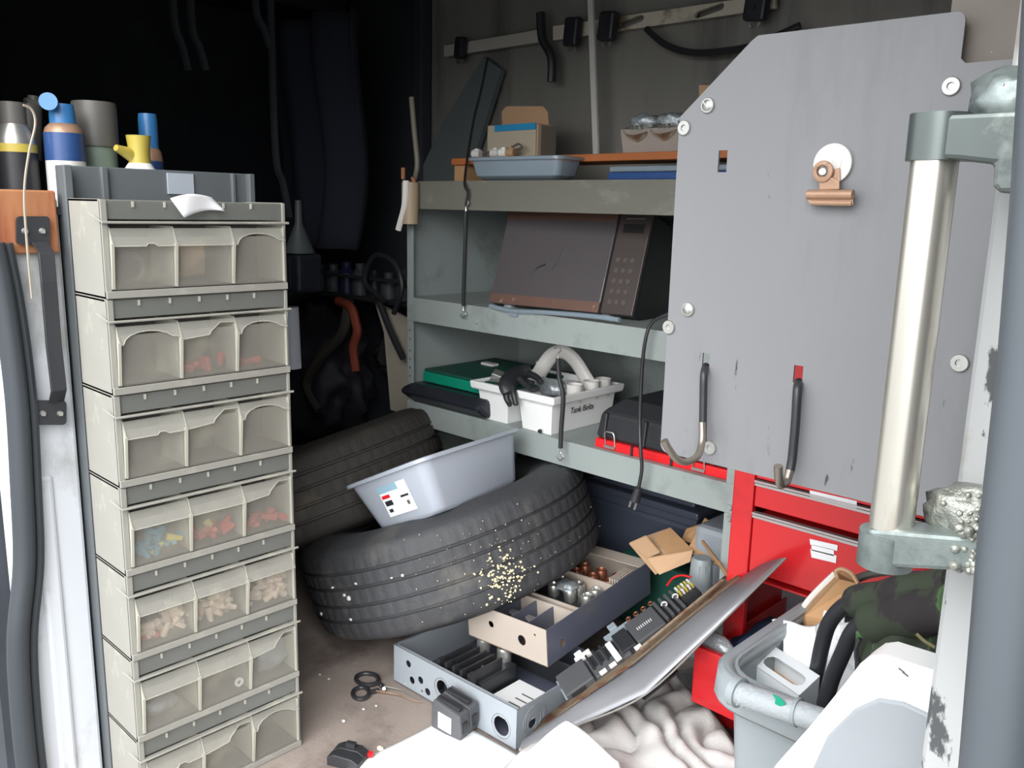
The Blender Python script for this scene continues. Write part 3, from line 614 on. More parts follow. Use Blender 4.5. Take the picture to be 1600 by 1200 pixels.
solo('black_hose', B().tube([at(px, py, 'y', 2.07) for px, py in [(1010, 45), (1040, 70), (1080, 82), (1130, 80), (1180, 70), (1250, 40)]], .009, 8), m_blk, 'black hose sagging below the wall rail beside the grey panel', 'hose', smooth=1)
solo('black_hose', B().tube([at(px, py, 'y', 2.05) for px, py in [(845, 20), (848, 60), (862, 90), (862, 128)]], .014, 8), m_blk, 'short black hose hanging left of the rail clips', 'hose', smooth=1)
b = B().prism([at(655, 285, 'y', 2.1), at(700, 190, 'y', 2.1), at(762, 90, 'y', 2.1), at(790, 110, 'y', 2.1), at(735, 285, 'y', 2.1)], (0, -.02, 0))
struct('trim_9', b, M('blue_grey_metal', (104, 112, 112), .6))
# ------------------------------------------------------------------ dark clutter in the far end
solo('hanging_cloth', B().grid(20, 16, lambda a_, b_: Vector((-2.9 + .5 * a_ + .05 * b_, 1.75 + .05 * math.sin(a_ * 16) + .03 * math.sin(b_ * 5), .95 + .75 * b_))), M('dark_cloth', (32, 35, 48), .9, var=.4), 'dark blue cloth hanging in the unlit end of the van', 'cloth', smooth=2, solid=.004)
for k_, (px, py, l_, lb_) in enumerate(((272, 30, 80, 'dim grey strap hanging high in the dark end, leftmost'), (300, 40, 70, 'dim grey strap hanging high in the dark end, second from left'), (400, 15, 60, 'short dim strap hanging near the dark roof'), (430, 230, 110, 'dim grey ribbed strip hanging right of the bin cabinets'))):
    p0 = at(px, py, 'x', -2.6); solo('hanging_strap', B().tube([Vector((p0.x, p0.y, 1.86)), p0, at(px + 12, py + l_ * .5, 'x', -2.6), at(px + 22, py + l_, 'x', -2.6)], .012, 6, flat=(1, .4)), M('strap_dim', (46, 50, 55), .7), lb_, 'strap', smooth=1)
solo('cardboard_sheet', B().prism([at(655, 655, 'y', 1.85), at(640, 500, 'y', 1.85), at(585, 470, 'y', 1.85), at(600, 520, 'y', 1.85), at(610, 640, 'y', 1.85)], (.0, .01, 0)), M('dusty_board', (190, 182, 166), .85, var=.3), 'dusty pale board leaning beside the left shelf upright', 'board')
solo('black_tube', B().tube([at(px, py, 'y', 1.80) for px, py in [(592, 470), (605, 505), (618, 535), (630, 560)]], .011, 8), m_blk, 'black glossy tube leaning by the shelf upright', 'tube', smooth=1)
t = thing('wire_basket_shelf', 'dark wire shelf holding small dusty bottles in the unlit end', 'shelf', (-2.55, 1.8, .8))
b = B(); z1 = at(540, 462, 'y', 1.8).z
for k in range(2): b.cyl((-3.1, 1.8, z1 + .07 * k), (-1.99, 1.8, z1 + .07 * k), .006, n=6)
b.mm((-3.1, 1.8, z1 - .01), (-1.99, 2.05, z1))
part('frame', b, m_blkm, t, world=True)
rb = random.Random(3)
for i in range(10):
    x = -2.78 + i * .082; h = .06 + .05 * rb.random()
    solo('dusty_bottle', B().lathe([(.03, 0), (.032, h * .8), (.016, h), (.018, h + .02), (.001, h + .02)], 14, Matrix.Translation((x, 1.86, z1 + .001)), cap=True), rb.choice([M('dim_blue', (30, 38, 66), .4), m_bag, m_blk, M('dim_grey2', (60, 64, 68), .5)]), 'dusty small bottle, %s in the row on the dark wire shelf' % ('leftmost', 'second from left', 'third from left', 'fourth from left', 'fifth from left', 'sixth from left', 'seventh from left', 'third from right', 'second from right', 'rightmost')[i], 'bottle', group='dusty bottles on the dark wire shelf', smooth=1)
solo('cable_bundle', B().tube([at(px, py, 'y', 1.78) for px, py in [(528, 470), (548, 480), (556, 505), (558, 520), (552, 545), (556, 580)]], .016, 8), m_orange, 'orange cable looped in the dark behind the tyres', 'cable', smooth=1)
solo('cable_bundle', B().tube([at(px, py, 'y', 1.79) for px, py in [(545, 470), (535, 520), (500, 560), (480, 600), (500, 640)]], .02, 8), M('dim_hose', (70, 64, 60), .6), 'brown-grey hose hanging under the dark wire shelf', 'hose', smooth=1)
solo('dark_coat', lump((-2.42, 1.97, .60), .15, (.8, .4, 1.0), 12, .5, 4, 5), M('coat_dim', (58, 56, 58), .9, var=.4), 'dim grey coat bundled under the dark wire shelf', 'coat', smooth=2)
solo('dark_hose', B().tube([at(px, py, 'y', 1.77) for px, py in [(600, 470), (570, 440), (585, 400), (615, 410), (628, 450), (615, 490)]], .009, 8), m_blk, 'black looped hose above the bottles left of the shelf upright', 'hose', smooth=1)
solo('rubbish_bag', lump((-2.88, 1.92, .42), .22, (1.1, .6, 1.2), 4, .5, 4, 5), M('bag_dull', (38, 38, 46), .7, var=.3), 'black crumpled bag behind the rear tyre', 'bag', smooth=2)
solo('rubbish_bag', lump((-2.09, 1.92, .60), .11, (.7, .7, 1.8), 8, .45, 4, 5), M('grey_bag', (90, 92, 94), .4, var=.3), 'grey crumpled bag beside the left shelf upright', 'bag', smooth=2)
part('side_bracket', B().tube([at(452, 480, 'x', -1.64), at(457, 575, 'x', -1.64)], .02, 12, smooth=False), m_encg, shelf_end, world=True, smooth=1)
t = thing('oil_funnel', 'dim grey funnel in the dark just right of the top bins', 'funnel', at(468, 395, 'y', 1.5))
part('cone', B().lathe([(.05, 0), (.045, .01), (.012, .09), (.010, .16)], 16, cap=True), M('dim_grey', (84, 90, 92), .5), t, smooth=1)
part('drum', B().mm((-.06, -.04, -.12), (.05, .05, -.002)), m_bag, t, bevel=.01)
part('strap', B().box((0, -.041, -.06), (.02, .004, .09)), m_blk, t)
struct('trim_10', B().mm((-2.50, 1.46, 0), (-2.46, 1.50, .0 + at(468, 395, 'y', 1.5).z - .12)), m_dark)
# ------------------------------------------------------------------ tyres
def tyre(label, mat, c, n, R, w, deb=0):
    q = Vector(n).normalized().to_track_quat('Z', 'Y'); c = Vector(c)
    t = thing('tyre', label, 'tyre', c, q.to_euler(), 'loose tyres')
    N = 360
    def ring(prof, fn=None):
        rings = []
        for k in range(N):
            a = 2 * PI * k / N; rings.append([Vector(((r + (fn(i, k) if fn else 0)) * math.cos(a), (r + (fn(i, k) if fn else 0)) * math.sin(a), h)) for i, (r, h) in enumerate(prof)])
        b = B(); V = [[b.m.verts.new(p) for p in r] for r in rings]; m_ = len(prof)
        for k in range(N):
            for i in range(m_ - 1): b.m.faces.new((V[k][i], V[(k + 1) % N][i], V[(k + 1) % N][i + 1], V[k][i + 1]))
        return b
    hw = w * .43; gr = [-.058, -.021, .021, .058]; prof = [(R - .016, -hw), (R - .009, -hw * .94), (R - .005, -hw * .84)]
    kind = [0, 1, 1]
    for gp in gr:
        prof += [(R - .0, gp - .0045), (R - .007, gp - .003), (R - .007, gp + .003), (R - .0, gp + .0045)]; kind += [1, 2, 2, 1]
    # small shift so that ribs are split
    prof += [(R - .005, hw * .84), (R - .009, hw * .94), (R - .016, hw)]; kind += [1, 1, 0]
    def fn(i, k):
        if kind[i] == 1 and (k + i // 4 * 2) % 5 == 0: return -.0022
        return 0
    part('tread', ring(prof, fn), mat, t, smooth=1)
    for s in (-1, 1):
        pf = [(R - .016, s * hw), (R - .024, s * hw * 1.05), (R - .026, s * hw * 1.03), (R - .05, s * w * .495), (R - .085, s * w * .51), (R - .088, s * w * .50), (R - .125, s * w * .47), (R - .15, s * w * .42), (R - .165, s * w * .38), (R - .165, s * w * .34), (R - .14, s * w * .40), (R - .06, s * w * .45), (R - .025, s * hw * .8)]
        part('sidewall', ring(pf), mat, t, smooth=1)
    part('liner', ring([(R - .025, -hw * .8), (R - .02, 0), (R - .025, hw * .8)]), m_blk, t, smooth=1)
    return t, q, c
tyre('worn black tyre leaning nearly flat over the fuse boxes, foam crumbs on its tread', m_tire, (-1.605, 1.462, .237), (-.335, -.114, .935), .385, .249)
tyre('second worn tyre behind the plastic tub, brownish tread', m_tire2, (-2.095, 1.348, .285), (-.376, -.12, .919), .405, .246)
# crumbs on the tyre
b = B(); rd = random.Random(2)
q1 = Vector((-.335, -.114, .935)).normalized().to_track_quat('Z', 'Y')
c1 = Vector((-1.605, 1.462, .237)); inv = q1.inverted()
def crumb(px, py, s, b):
    d = (RC @ Vector(((px - 800) / F, (600 - py) / F, -1))).normalized(); o_ = inv @ (EYE - c1); dd = inv @ d
    A = dd.x ** 2 + dd.y ** 2; Bq = 2 * (o_.x * dd.x + o_.y * dd.y); Cq = o_.x ** 2 + o_.y ** 2 - .387 ** 2; D_ = Bq * Bq - 4 * A * Cq
    if D_ < 0: return
    tt = (-Bq - math.sqrt(D_)) / 2 / A; p = o_ + dd * tt
    if abs(p.z) > .105: return
    p = c1 + q1 @ p
    b.ico(p, s, 1, (rd.uniform(.6, 1.4), rd.uniform(.6, 1.4), rd.uniform(.6, 1.2)))
for i in range(150): crumb(rd.gauss(790, 17), rd.gauss(900, 20), rd.uniform(.0012, .0036), b)
for i in range(110): crumb(rd.gauss(770, 70), rd.gauss(880, 45), rd.uniform(.0008, .0016), b)
solo('foam_crumbs', b, M('crumb_cream', (216, 206, 172), .8, var=.15), 'cream foam crumbs scattered on the front tyre tread', 'crumbs', stuff=True)
b = B()
for px, py, s in ((538, 930, .006), (545, 935, .006), (520, 918, .004), (556, 912, .004), (502, 959, .004), (548, 968, .004), (612, 903, .003), (629, 899, .004)): crumb(px, py, s, b)
solo('bird_droppings', b, m_offw, 'white droppings on the left of the front tyre tread', 'droppings', stuff=True)
# ------------------------------------------------------------------ frosted tub on the tyre
t = thing('plastic_tub', 'frosted clear storage tub tilted on top of the front tyre', 'tub', (-1.373, 1.217, .431), (-.45, .006, 1.705))
L_, W_, h_, tp = .310, .217, .131, .025
def ring4(x0, y0, x1, y1, z, r=.03):
    out = []
    for cx, cy, a0 in ((x1 - r, y1 - r, 0), (x0 + r, y1 - r, 90), (x0 + r, y0 + r, 180), (x1 - r, y0 + r, 270)):
        for k in range(5): a = math.radians(a0 + 22.5 * k); out.append(Vector((cx + r * math.cos(a), cy + r * math.sin(a), z)))
    return out
b = B().loft([ring4(.01, .01, L_ - .01, W_ - .01, 0), ring4(0, 0, L_, W_, .01), ring4(-tp, -tp, L_ + tp, W_ + tp, h_ - .004), ring4(-tp + .003, -tp + .003, L_ + tp - .003, W_ + tp - .003, h_ - .004), ring4(.003, .003, L_ - .003, W_ - .003, .012), ring4(.014, .014, L_ - .014, W_ - .014, .003)])
part('tub_wall', b, m_clear, t, smooth=1)
e_ = tp + .012
b = B().loft([ring4(-tp, -tp, L_ + tp, W_ + tp, h_ - .012), ring4(-e_, -e_, L_ + e_, W_ + e_, h_ - .010, .04), ring4(-e_, -e_, L_ + e_, W_ + e_, h_ - .002, .04), ring4(-tp + .003, -tp + .003, L_ + tp - .003, W_ + tp - .003, h_, .03), ring4(-tp, -tp, L_ + tp, W_ + tp, h_ - .012)], cap=False)
part('rim', b, m_clear, t, smooth=1)
# sticker on the short end (local -x side faces?) placed on the end wall x<0
wx = lambda z, o: -(tp / h_ * z) - .0008 - o
def stk(name, y0, y1, z0, z1, mat, par, o, **k): return part(name, B().prism([(wx(z0, o), y0, z0), (wx(z0, o), y1, z0), (wx(z1, o), y1, z1), (wx(z1, o), y0, z1)], (-.0006, 0, 0)), mat, par, **k)
st = stk('sticker', .055, .150, .026, .100, m_paper, t, 0, label='white and blue price sticker')
stk('sticker_band', .085, .150, .084, .100, M('sticker_blue', (150, 186, 204), .6), st, .0007)
stk('red_print', .120, .146, .070, .078, m_redp, st, .0007)
stk('barcode', .120, .144, .052, .064, m_blk, st, .0007)
stk('small_print', .062, .088, .062, .067, m_blk, st, .0007)
stk('small_print', .130, .142, .036, .044, m_blk, st, .0007)
stk('small_print', .068, .076, .042, .052, m_capg, st, .0007)
# ------------------------------------------------------------------ grey steel panel
YP = 1.0
pa = lambda px, py, y=YP: at(px, py, 'y', y)
t = thing('partition', 'large grey steel partition panel with clipped corner, bolts and hooks, behind the steel grab bar', 'panel', (-.45, YP, .76))
def arcpts(c, r, a0, a1, n=5):
    c = Vector(c); return [c + Vector((r * math.cos(math.radians(a0 + (a1 - a0) * k / n)), 0, r * math.sin(math.radians(a0 + (a1 - a0) * k / n)))) for k in range(n + 1)]
A_ = pa(1180, 57); Bp = pa(1500, 13); Cp = pa(1497, 100); Dp = pa(1062, 195); Ep = pa(1030, 706)
zb = .768; ztop = (A_.z + Bp.z) / 2
out = [Vector((-.662, YP, 1.205)), Vector((-.661, YP, 1.222)), Vector((A_.x - .004, YP, ztop - .005)), Vector((A_.x + .004, YP, ztop))]
out += arcpts((-.333, YP, ztop - .012), .010, 90, 0) + [Vector((-.323, YP, 1.262)), Vector((-.318, YP, 1.257)), Vector((-.262, YP, 1.257)), Vector((-.262, YP, zb))]
out += arcpts((-.650, YP, zb + .012), .012, 270, 180)
def slot(px, py, w_, h_):
    c = pa(px, py); return [c + Vector((sx * w_ / 2, 0, sz * h_ / 2)) for sx, sz in ((-1, -1), (1, -1), (1, 1), (-1, 1))]
holes = [slot(1129, 252, .0125, .027), slot(1103, 563, .011, .019), slot(1247, 585, .012, .022)]
part('sheet', B().holed(out, holes, (0, .003, 0)), m_panel, t, world=True)
# left hand hook slots show what lies behind; bolts
def bolt(px, py, r, cross=False, par=None):
    p = pa(px, py); bo = part('bolt', B().lathe([(r, 0), (r, .002), (r * .9, .0035), (r * .42, .0035), (r * .36, .0012), (.0001, .0012)], 20, Matrix.Translation(p) @ Matrix.Rotation(PI / 2, 4, 'X')), m_zinc, par or t, world=True, smooth=1)
    if cross:
        part('head', B().lathe([(r * .8, .001), (r * .75, .004), (r * .4, .006), (.0001, .0066)], 16, Matrix.Translation(p) @ Matrix.Rotation(PI / 2, 4, 'X')).box(p + Vector((0, -.0065, 0)), (r * 1.2, .0012, .0016), (0, .8, 0)), m_zinc, bo, world=True, smooth=1)
for a in ((1070, 200, .0098), (1107, 165, .0098, True), (1076, 483, .0098, True), (1046, 511, .0098), (1110, 699, .0098), (1487, 135, .0098), (1556, 131, .0098), (1500, 567, .0100), (1487, 787, .0098)): bolt(*a)
# hooks
t = thing('coated_hook', 'black-coated steel hook with bare curled tip at the lower left of the grey panel', 'hook', pa(1103, 575))
part('shank', B().tube([pa(1103, 572, 1.004), pa(1100, 585, .988), pa(1099, 620, .985), pa(1098, 690, .982)], .0052, 10), m_blk, t, world=True, smooth=1)
part('bare_tip', B().tube([pa(1097, 660, .978), pa(1097, 690, .972), pa(1090, 712, .955), pa(1072, 722, .935), pa(1056, 716, .92), pa(1044, 700, .91), pa(1038, 688, .905)], .0048, 10), m_hook, t, world=True, smooth=1)
t = thing('coated_hook', 'black-coated steel hook in the red-showing slot, right of the curled one', 'hook', pa(1247, 598))
part('shank', B().tube([pa(1248, 597, 1.004), pa(1246, 610, .988), pa(1243, 660, .984), pa(1238, 715, .982), pa(1234, 738, .978)], .0056, 10), m_blk, t, world=True, smooth=1)
part('bare_tip', B().tube([pa(1234, 735, .977), pa(1229, 752, .97), pa(1220, 757, .955), pa(1217, 745, .945), pa(1216, 728, .94)], .0054, 10), m_hook, t, world=True, smooth=1)
# magnet clip
t = thing('magnetic_clip', 'rusty brass bulldog clip on a round white magnet, upper middle of the grey panel', 'clip', pa(1300, 260))
p = pa(1303, 256)
part('magnet', B().lathe([(.0225, 0), (.0232, .002), (.0225, .005), (.011, .005), (.0108, .0058), (.004, .0058), (.0001, .0045)], 32, Matrix.Translation(p) @ Matrix.Rotation(PI / 2, 4, 'X')), m_offw, t, world=True, smooth=1)
yc = .986
ck = lambda px, py, y=yc: at(px, py, 'y', y)
b = B().lathe([(.012, -.002), (.0125, .002), (.007, .003), (.0065, -.002), (.012, -.002)], 20, Matrix.Translation(ck(1286, 268)) @ Matrix.Rotation(PI / 2, 4, 'X'))
b.prism([ck(1278, 275), ck(1296, 275), ck(1311, 284), ck(1311, 296), ck(1280, 297)], (0, .004, 0))
b.prism([ck(1296, 266, .99), ck(1312, 262, .992), ck(1312, 292, .99), ck(1300, 292, .99)], (0, .002, 0))
part('spring_body', b, m_brass, t, world=True, bevel=.001)
part('eye_screw', B().cyl(ck(1285, 268), ck(1285, 268, yc - .004), .005, .004, 12), m_zinc, t, world=True, smooth=1)
b = B().loft([[ck(1259, 308), ck(1262, 300), ck(1266, 297, .990), ck(1272, 312, .990), ck(1266, 319)], [ck(1333, 308), ck(1333, 301), ck(1330, 297, .990), ck(1330, 312, .990), ck(1333, 320)]])
b.cyl(ck(1262, 304), ck(1333, 304), .0055, n=12).cyl(ck(1268, 317), ck(1331, 318), .003, n=8)
part('jaw', b, m_brass, t, world=True, smooth=1)
# ------------------------------------------------------------------ steel grab bar welded to the right post
YG = .60
ga = lambda px, py, y=YG: at(px, py, 'y', y)
t = thing('grab_bar', 'thick worn steel grab bar with cast brackets welded to the white post at right', 'handle', ga(1390, 850))
part('pipe', B().tube([ga(1462, 235), ga(1391, 835)], .0145, 24, smooth=False), m_chrome, t, world=True, smooth=1)
def bracket(pts, hub, hr, hh, y0=.585, y1=.615):
    b = B().prism([at(px, py, 'y', y0) for px, py in pts], (0, y1 - y0, 0)); c = ga(*hub)
    b2 = B().cyl(c - Vector((0, 0, hh)), c + Vector((0, 0, hh)), hr, n=24); return b, b2
b, b2 = bracket([(1440, 180), (1612, 172), (1640, 180), (1640, 300), (1560, 302), (1550, 290), (1552, 256), (1500, 250), (1432, 246)], (1466, 215), .0182, .0145)
m_brd = M('dark_cast_bracket', (98, 106, 104), .35, .6, var=.25, scale=12, dirt=((150, 156, 150), 10, .56, .68))
br = part('top_bracket', b, m_brd, t, world=True, bevel=.003); part('socket', b2, m_brd, br, world=True, smooth=1)
b, b2 = bracket([(1354, 826), (1500, 838), (1560, 825), (1560, 880), (1500, 893), (1362, 886)], (1384, 856), .0185, .0125)
br = part('lower_bracket', b, m_bracket, t, world=True, bevel=.003); part('socket', b2, m_bracket, br, world=True, smooth=1)
b = lump(ga(1512, 800, .615), .022, (1.2, .8, .9), 3, .35, 3, 6)
for i in range(70): b.ico(ga(rd.gauss(1525, 18), rd.gauss(868, 28), .585 + rd.uniform(-.004, .006)), rd.uniform(.0012, .0045), 1)
for i in range(40): b.ico(ga(rd.gauss(1518, 16), rd.gauss(810, 14), .598 + rd.uniform(-.004, .004)), rd.uniform(.001, .003), 1)
part('lower_weld', b, m_weld, t, world=True, smooth=2, stuff=True)
b = lump(ga(1580, 158, .612), .020, (1.2, .8, 1), 8, .3, 3, 6)
for i in range(24): b.ico(ga(rd.gauss(1590, 14), rd.gauss(160, 14), .60), rd.uniform(.001, .003), 1)
part('upper_weld', b, m_bracket, t, world=True, smooth=2, stuff=True)
# ------------------------------------------------------------------ red toolbox
YT = 1.50; TX0, TX1 = -.815, -.17
ta = lambda px, py, y=YT: at(px, py, 'y', y)
t = thing('tool_chest', 'red steel tool chest with drawers, bottom drawer pulled open, beside the shelf unit', 'toolbox', (-.5, 1.7, 0))
zd = [.62, .598, .541, .528, .412, .398]
part('cabinet', B().mm((TX0, YT, .05), (TX0 + .003, 1.95, .94)).mm((TX1 - .003, YT, .05), (TX1, 1.95, .94)).mm((TX0, YT, .935), (TX1, 1.95, .94)).mm((TX0, 1.94, .05), (TX1, 1.95, .94)).mm((TX0, YT, .05), (TX1, 1.95, .055)).mm((TX0, YT, .388), (TX1, 1.95, .392)), m_red, t, world=True)
part('corner_post', B().mm((TX0, YT - .004, .05), (TX0 + .045, YT + .012, .94)), m_red, t, world=True, bevel=.003)
part('corner_post', B().mm((TX1 - .045, YT - .004, .05), (TX1, YT + .012, .94)), m_red, t, world=True, bevel=.003)
for z0_, z1_, stk in ((.66, .925, None), (.598, .652, None), (.541, .592, (((1265, 766), (1339, 783), (1338, 795), (1266, 777)),)), (.405, .527, (((1265, 842), (1309, 852), (1308, 861), (1266, 851)), ((1268, 851), (1303, 859), (1303, 869), (1268, 860)), ((1266, 858), (1307, 868), (1306, 880), (1268, 871))))):
    d_ = part('drawer', B().mm((TX0 + .049, YT - .006, z0_), (TX1 - .049, YT + .30, z1_ - .008)), m_red, t, world=True, bevel=.002)
    part('pull_strip', B().mm((TX0 + .049, YT - .010, z1_ - .008), (TX1 - .049, YT, z1_ - .003)).mm((TX0 + .049, YT - .012, z1_ - .001), (TX1 - .049, YT, z1_ + .003)), m_alu, d_, world=True, label='grooved aluminium pull strip')
    for q_ in (stk or ()):
        part('label_strip', B().prism([ta(px, py, YT - .008) for px, py in q_], (0, .001, 0)), m_paper, d_, world=True, label='blank white label strip')
# drawer pulled out
yo = 1.375
b = B().mm((TX0 + .01, yo, .155), (TX1 - .05, yo + .004, .272)).mm((TX0 + .012, yo, .16), (TX0 + .016, 1.85, .255)).mm((TX1 - .055, yo, .16), (TX1 - .051, 1.85, .255)).mm((TX0 + .012, yo, .16), (TX1 - .051, 1.85, .164))
op = part('open_drawer', b, m_red, t, world=True, bevel=.002)
part('lip', B().mm((TX0 + .01, yo - .004, .268), (TX1 - .05, yo + .01, .276)), m_red, op, world=True, bevel=.002)
solo('blue_cloth', lump((-.66, 1.50, .24), .09, (1.4, .9, .7), 2, .4), m_jean, 'crumpled dark blue cloth in the open red drawer', 'cloth', smooth=2)
solo('clear_wrap', lump((-.775, 1.41, .265), .035, (1.2, .6, .9), 6, .4), m_foil, 'crumpled clear wrap over the open drawer corner', 'wrap', smooth=2)
solo('red_container', B().cyl((-.58, 1.56, .22), (-.575, 1.57, .33), .035, .02, 16), m_redp, 'dark red container standing in the open drawer', 'container', smooth=1)
solo('rubber_hose', B().tube([ta(px, py, 1.30) for px, py in [(1325, 912), (1345, 902), (1365, 896), (1390, 893)]], .0068, 8), m_capg, 'short grey hose end sticking out before the red drawer', 'hose', smooth=1)
# ------------------------------------------------------------------ cardboard, cup, rod at the back of the floor
def card(pts, mat, lb, name='cardboard_sheet', th=.004):
    solo(name, B().prism([at(px, py, 'y', y) for px, py, y in pts], (0, th, .002)), mat, lb, 'cardboard')
card([(983, 850, 1.70), (1000, 842, 1.73), (1046, 826, 1.79), (1082, 864, 1.75), (1024, 898, 1.69)], m_card, 'flattened tan carton lying behind the fuse boxes', 'folded_carton')
card([(1022, 842, 1.735), (1046, 826, 1.775), (1082, 862, 1.735), (1046, 868, 1.70)], m_card2, 'brown flap folded up on the flattened carton', 'carton_flap')
card([(983, 849, 1.69), (1008, 838, 1.715), (1030, 864, 1.70), (1012, 872, 1.685)], m_card, 'pale left flap on the flattened carton', 'carton_flap')
card([(1012, 873, 1.67), (1082, 861, 1.72), (1078, 878, 1.71), (1030, 898, 1.66)], M('cardboard_light', (196, 160, 126), .85), 'lighter front flap of the flattened carton', 'carton_flap')
card([(1072, 862, 1.74), (1100, 811, 1.80), (1136, 834, 1.80), (1113, 880, 1.74)], m_card2, 'brown cardboard sheet leaning by the red tool chest')
card([(1113, 880, 1.745), (1136, 834, 1.805), (1147, 838, 1.80), (1146, 858, 1.77), (1124, 884, 1.74)], m_card, 'narrow brown cardboard edge beside the leaning sheet')
card([(1064, 844, 1.80), (1072, 827, 1.82), (1094, 820, 1.82), (1086, 850, 1.80)], m_card2, 'small brown cardboard scrap behind the leaning sheet')
t = thing('plastic_cup', 'grey ribbed plastic cap standing upside down beyond the black contactors', 'cap', at(1094, 918, 'y', 1.66))
k = .00122
part('cup_body', B().lathe([(.030, 0), (.031, .004), (.0275, .006), (.0245, .066), (.021, .074), (.0001, .074)], 28), m_greytote, t, smooth=1)
for i in range(4): part('rib', B().box((.025 * math.cos(-1.2 + i * .5), .025 * math.sin(-1.2 + i * .5), .036), (.002, .002, .05)), m_greytote, t)
part('foot_ring', B().lathe([(.0325, -.006), (.0325, .001), (.024, .001)], 28), m_offw, t, smooth=1)
solo('wood_rod', B().tube([at(1098, 846, 'y', 1.72), at(1138, 900, 'y', 1.52)], .004, 6, smooth=False), m_card2, 'thin wooden rod standing by the grey cap', 'rod')
solo('red_wire', B().tube([at(px, py, 'y', 1.60) for px, py in [(1042, 915), (1052, 903), (1066, 899), (1080, 902)]], .0024, 6), m_redp, 'short red wire arching behind the terminal strip', 'wire', smooth=1)
solo('teal_tray', B().mm((-1.30, 1.80, .0), (-1.0, 1.86, .20)), m_greend, 'dull teal box under the cardboard', 'box', bevel=.01)
# ------------------------------------------------------------------ fuse boxes
def enclosure(name, label, loc, rot, dims, mats, front_holes, side_holes=(), back_holes=()):
    Lx, Ly, h = dims; t = thing(name, label, 'electrical box', loc, rot)
    ux, uz, uy = Vector((1, 0, 0)), Vector((0, 0, 1)), Vector((0, 1, 0))
    part('front_wall', B().holed([(0, 0, 0), (Lx, 0, 0), (Lx, 0, h), (0, 0, h)], [circ((x, 0, z), r, ux, uz, 18) for x, z, r in front_holes], (0, .0016, 0)), mats[0], t)
    part('right_wall', B().holed([(Lx, 0, 0), (Lx, Ly, 0), (Lx, Ly, h), (Lx, 0, h)], [circ((Lx, y, z), r, uy, uz, 18) for y, z, r in side_holes], (-.0016, 0, 0)), mats[1], t)
    part('left_wall', B().mm((0, 0, 0), (.0016, Ly, h)), mats[1], t)
    part('back_wall', B().mm((0, Ly - .0016, 0), (Lx, Ly, h)), mats[2], t)
    part('base_plate', B().mm((0, 0, 0), (Lx, Ly, .0016)), mats[2], t)
    part('rim_fold', B().mm((0, 0, h - .0016), (Lx, .008, h)).mm((0, 0, h - .0016), (.008, Ly, h)), mats[0], t)
    return t
t1 = enclosure('fuse_box', 'open grey electrical box on the floor, round knockouts in its long front wall', (-1.474, 1.163, .004), (-.01, 0, .03), (.388, .30, .092), (m_encg, m_encg, m_encd),
    [(.052, .062, .0085), (.065, .026, .0088), (.094, .038, .0088), (.118, .019, .0088), (.099, .013, .003), (.165, .048, .018), (.345, .036, .0215)], [(.05, .04, .012)])
for c_, r_ in (((.165, -.0006, .048), .024), ((.345, -.0006, .036), .027)):
    part('knockout_ring', B().lathe([(r_, 0), (r_, .0008), (r_ - .0012, .0008), (r_ - .0012, 0)], 28, Matrix.Translation(c_) @ Matrix.Rotation(PI / 2, 4, 'X'), cap=False), m_zinc, t1)
for r_ in (.022, .030, .036): part('knockout_ring', B().lathe([(r_, 0), (r_, .0008), (r_ - .0012, .0008), (r_ - .0012, 0)], 28, Matrix.Translation((.3886, .055, .045)) @ Matrix.Rotation(PI / 2, 4, 'Y'), cap=False), m_encg, t1)
part('white_card', B().mm((.245, .03, .030), (.37, .17, .032)), m_paper, t1, label='white printed card in the box')
b = B()
for i in range(4): b.mm((.29, .06 + i * .022, .0322), (.345, .064 + i * .022, .0326))
part('card_print', b, m_capg, t1, stuff=True)
fb = part('fuse_block', B().mm((.11, .05, .010), (.235, .17, .068)), m_blk, t1, bevel=.003)
for i in range(5):
    part('fin', B().mm((.125 + i * .024, .035, .048), (.130 + i * .024, .13, .094)).mm((.125 + i * .024, .022, .02), (.134 + i * .024, .038, .096)), m_blk, fb)
for i, (x, y) in enumerate(((.135, .165), (.20, .165))):
    part('lug', B().lathe([(.017, .06), (.0175, .094), (.014, .098), (.012, .094), (.011, .086), (.0001, .086)], 18, Matrix.Translation((x, y, 0))), m_zinc, fb, smooth=1)
for x, y in ((.15, .06), (.20, .09), (.14, .12)): part('screw', B().cyl((x, y, .05), (x, y, .082), .004, n=8), m_zinc, fb)
solo('black_cover', B().box((-1.22, 1.40, .055), (.20, .006, .075), (.25, 0, .06)), m_blk, 'black plastic cover inside the lower grey box', 'cover', bevel=.004)
# upper box
ax = (-1.132, 1.321, .114)
t2 = thing('fuse_box', 'tan-ended blue-grey electrical box lying on the lower box under the tyre', 'electrical box', ax, (.076, -.035, .053))
Lx, Ly, h = .24, .42, .090
ux, uz, uy = Vector((1, 0, 0)), Vector((0, 0, 1)), Vector((0, 1, 0))
part('front_wall', B().holed([(-Lx, 0, 0), (0, 0, 0), (0, 0, h), (-Lx, 0, h)], [circ((-.073, 0, .042), .0115, ux, uz, 18, 1.1), circ((-.034, 0, .068), .003, ux, uz, 10), circ((-.165, 0, .052), .008, ux, uz, 14)], (0, .0018, 0)), m_enct, t2)
part('right_wall', B().holed([(0, 0, 0), (0, Ly, 0), (0, Ly, h), (0, 0, h)], [circ((0, .055, .034), .009, uy, uz, 16, 1.2)], (-.0018, 0, 0)), m_encd, t2)
part('left_wall', B().mm((-Lx, 0, 0), (-Lx + .0018, Ly, h)), m_encd, t2)
part('back_wall', B().mm((-Lx, Ly - .0018, 0), (0, Ly, h)), m_enct, t2)
part('base_plate', B().mm((-Lx, 0, 0), (0, Ly, .0018)), m_rust, t2)
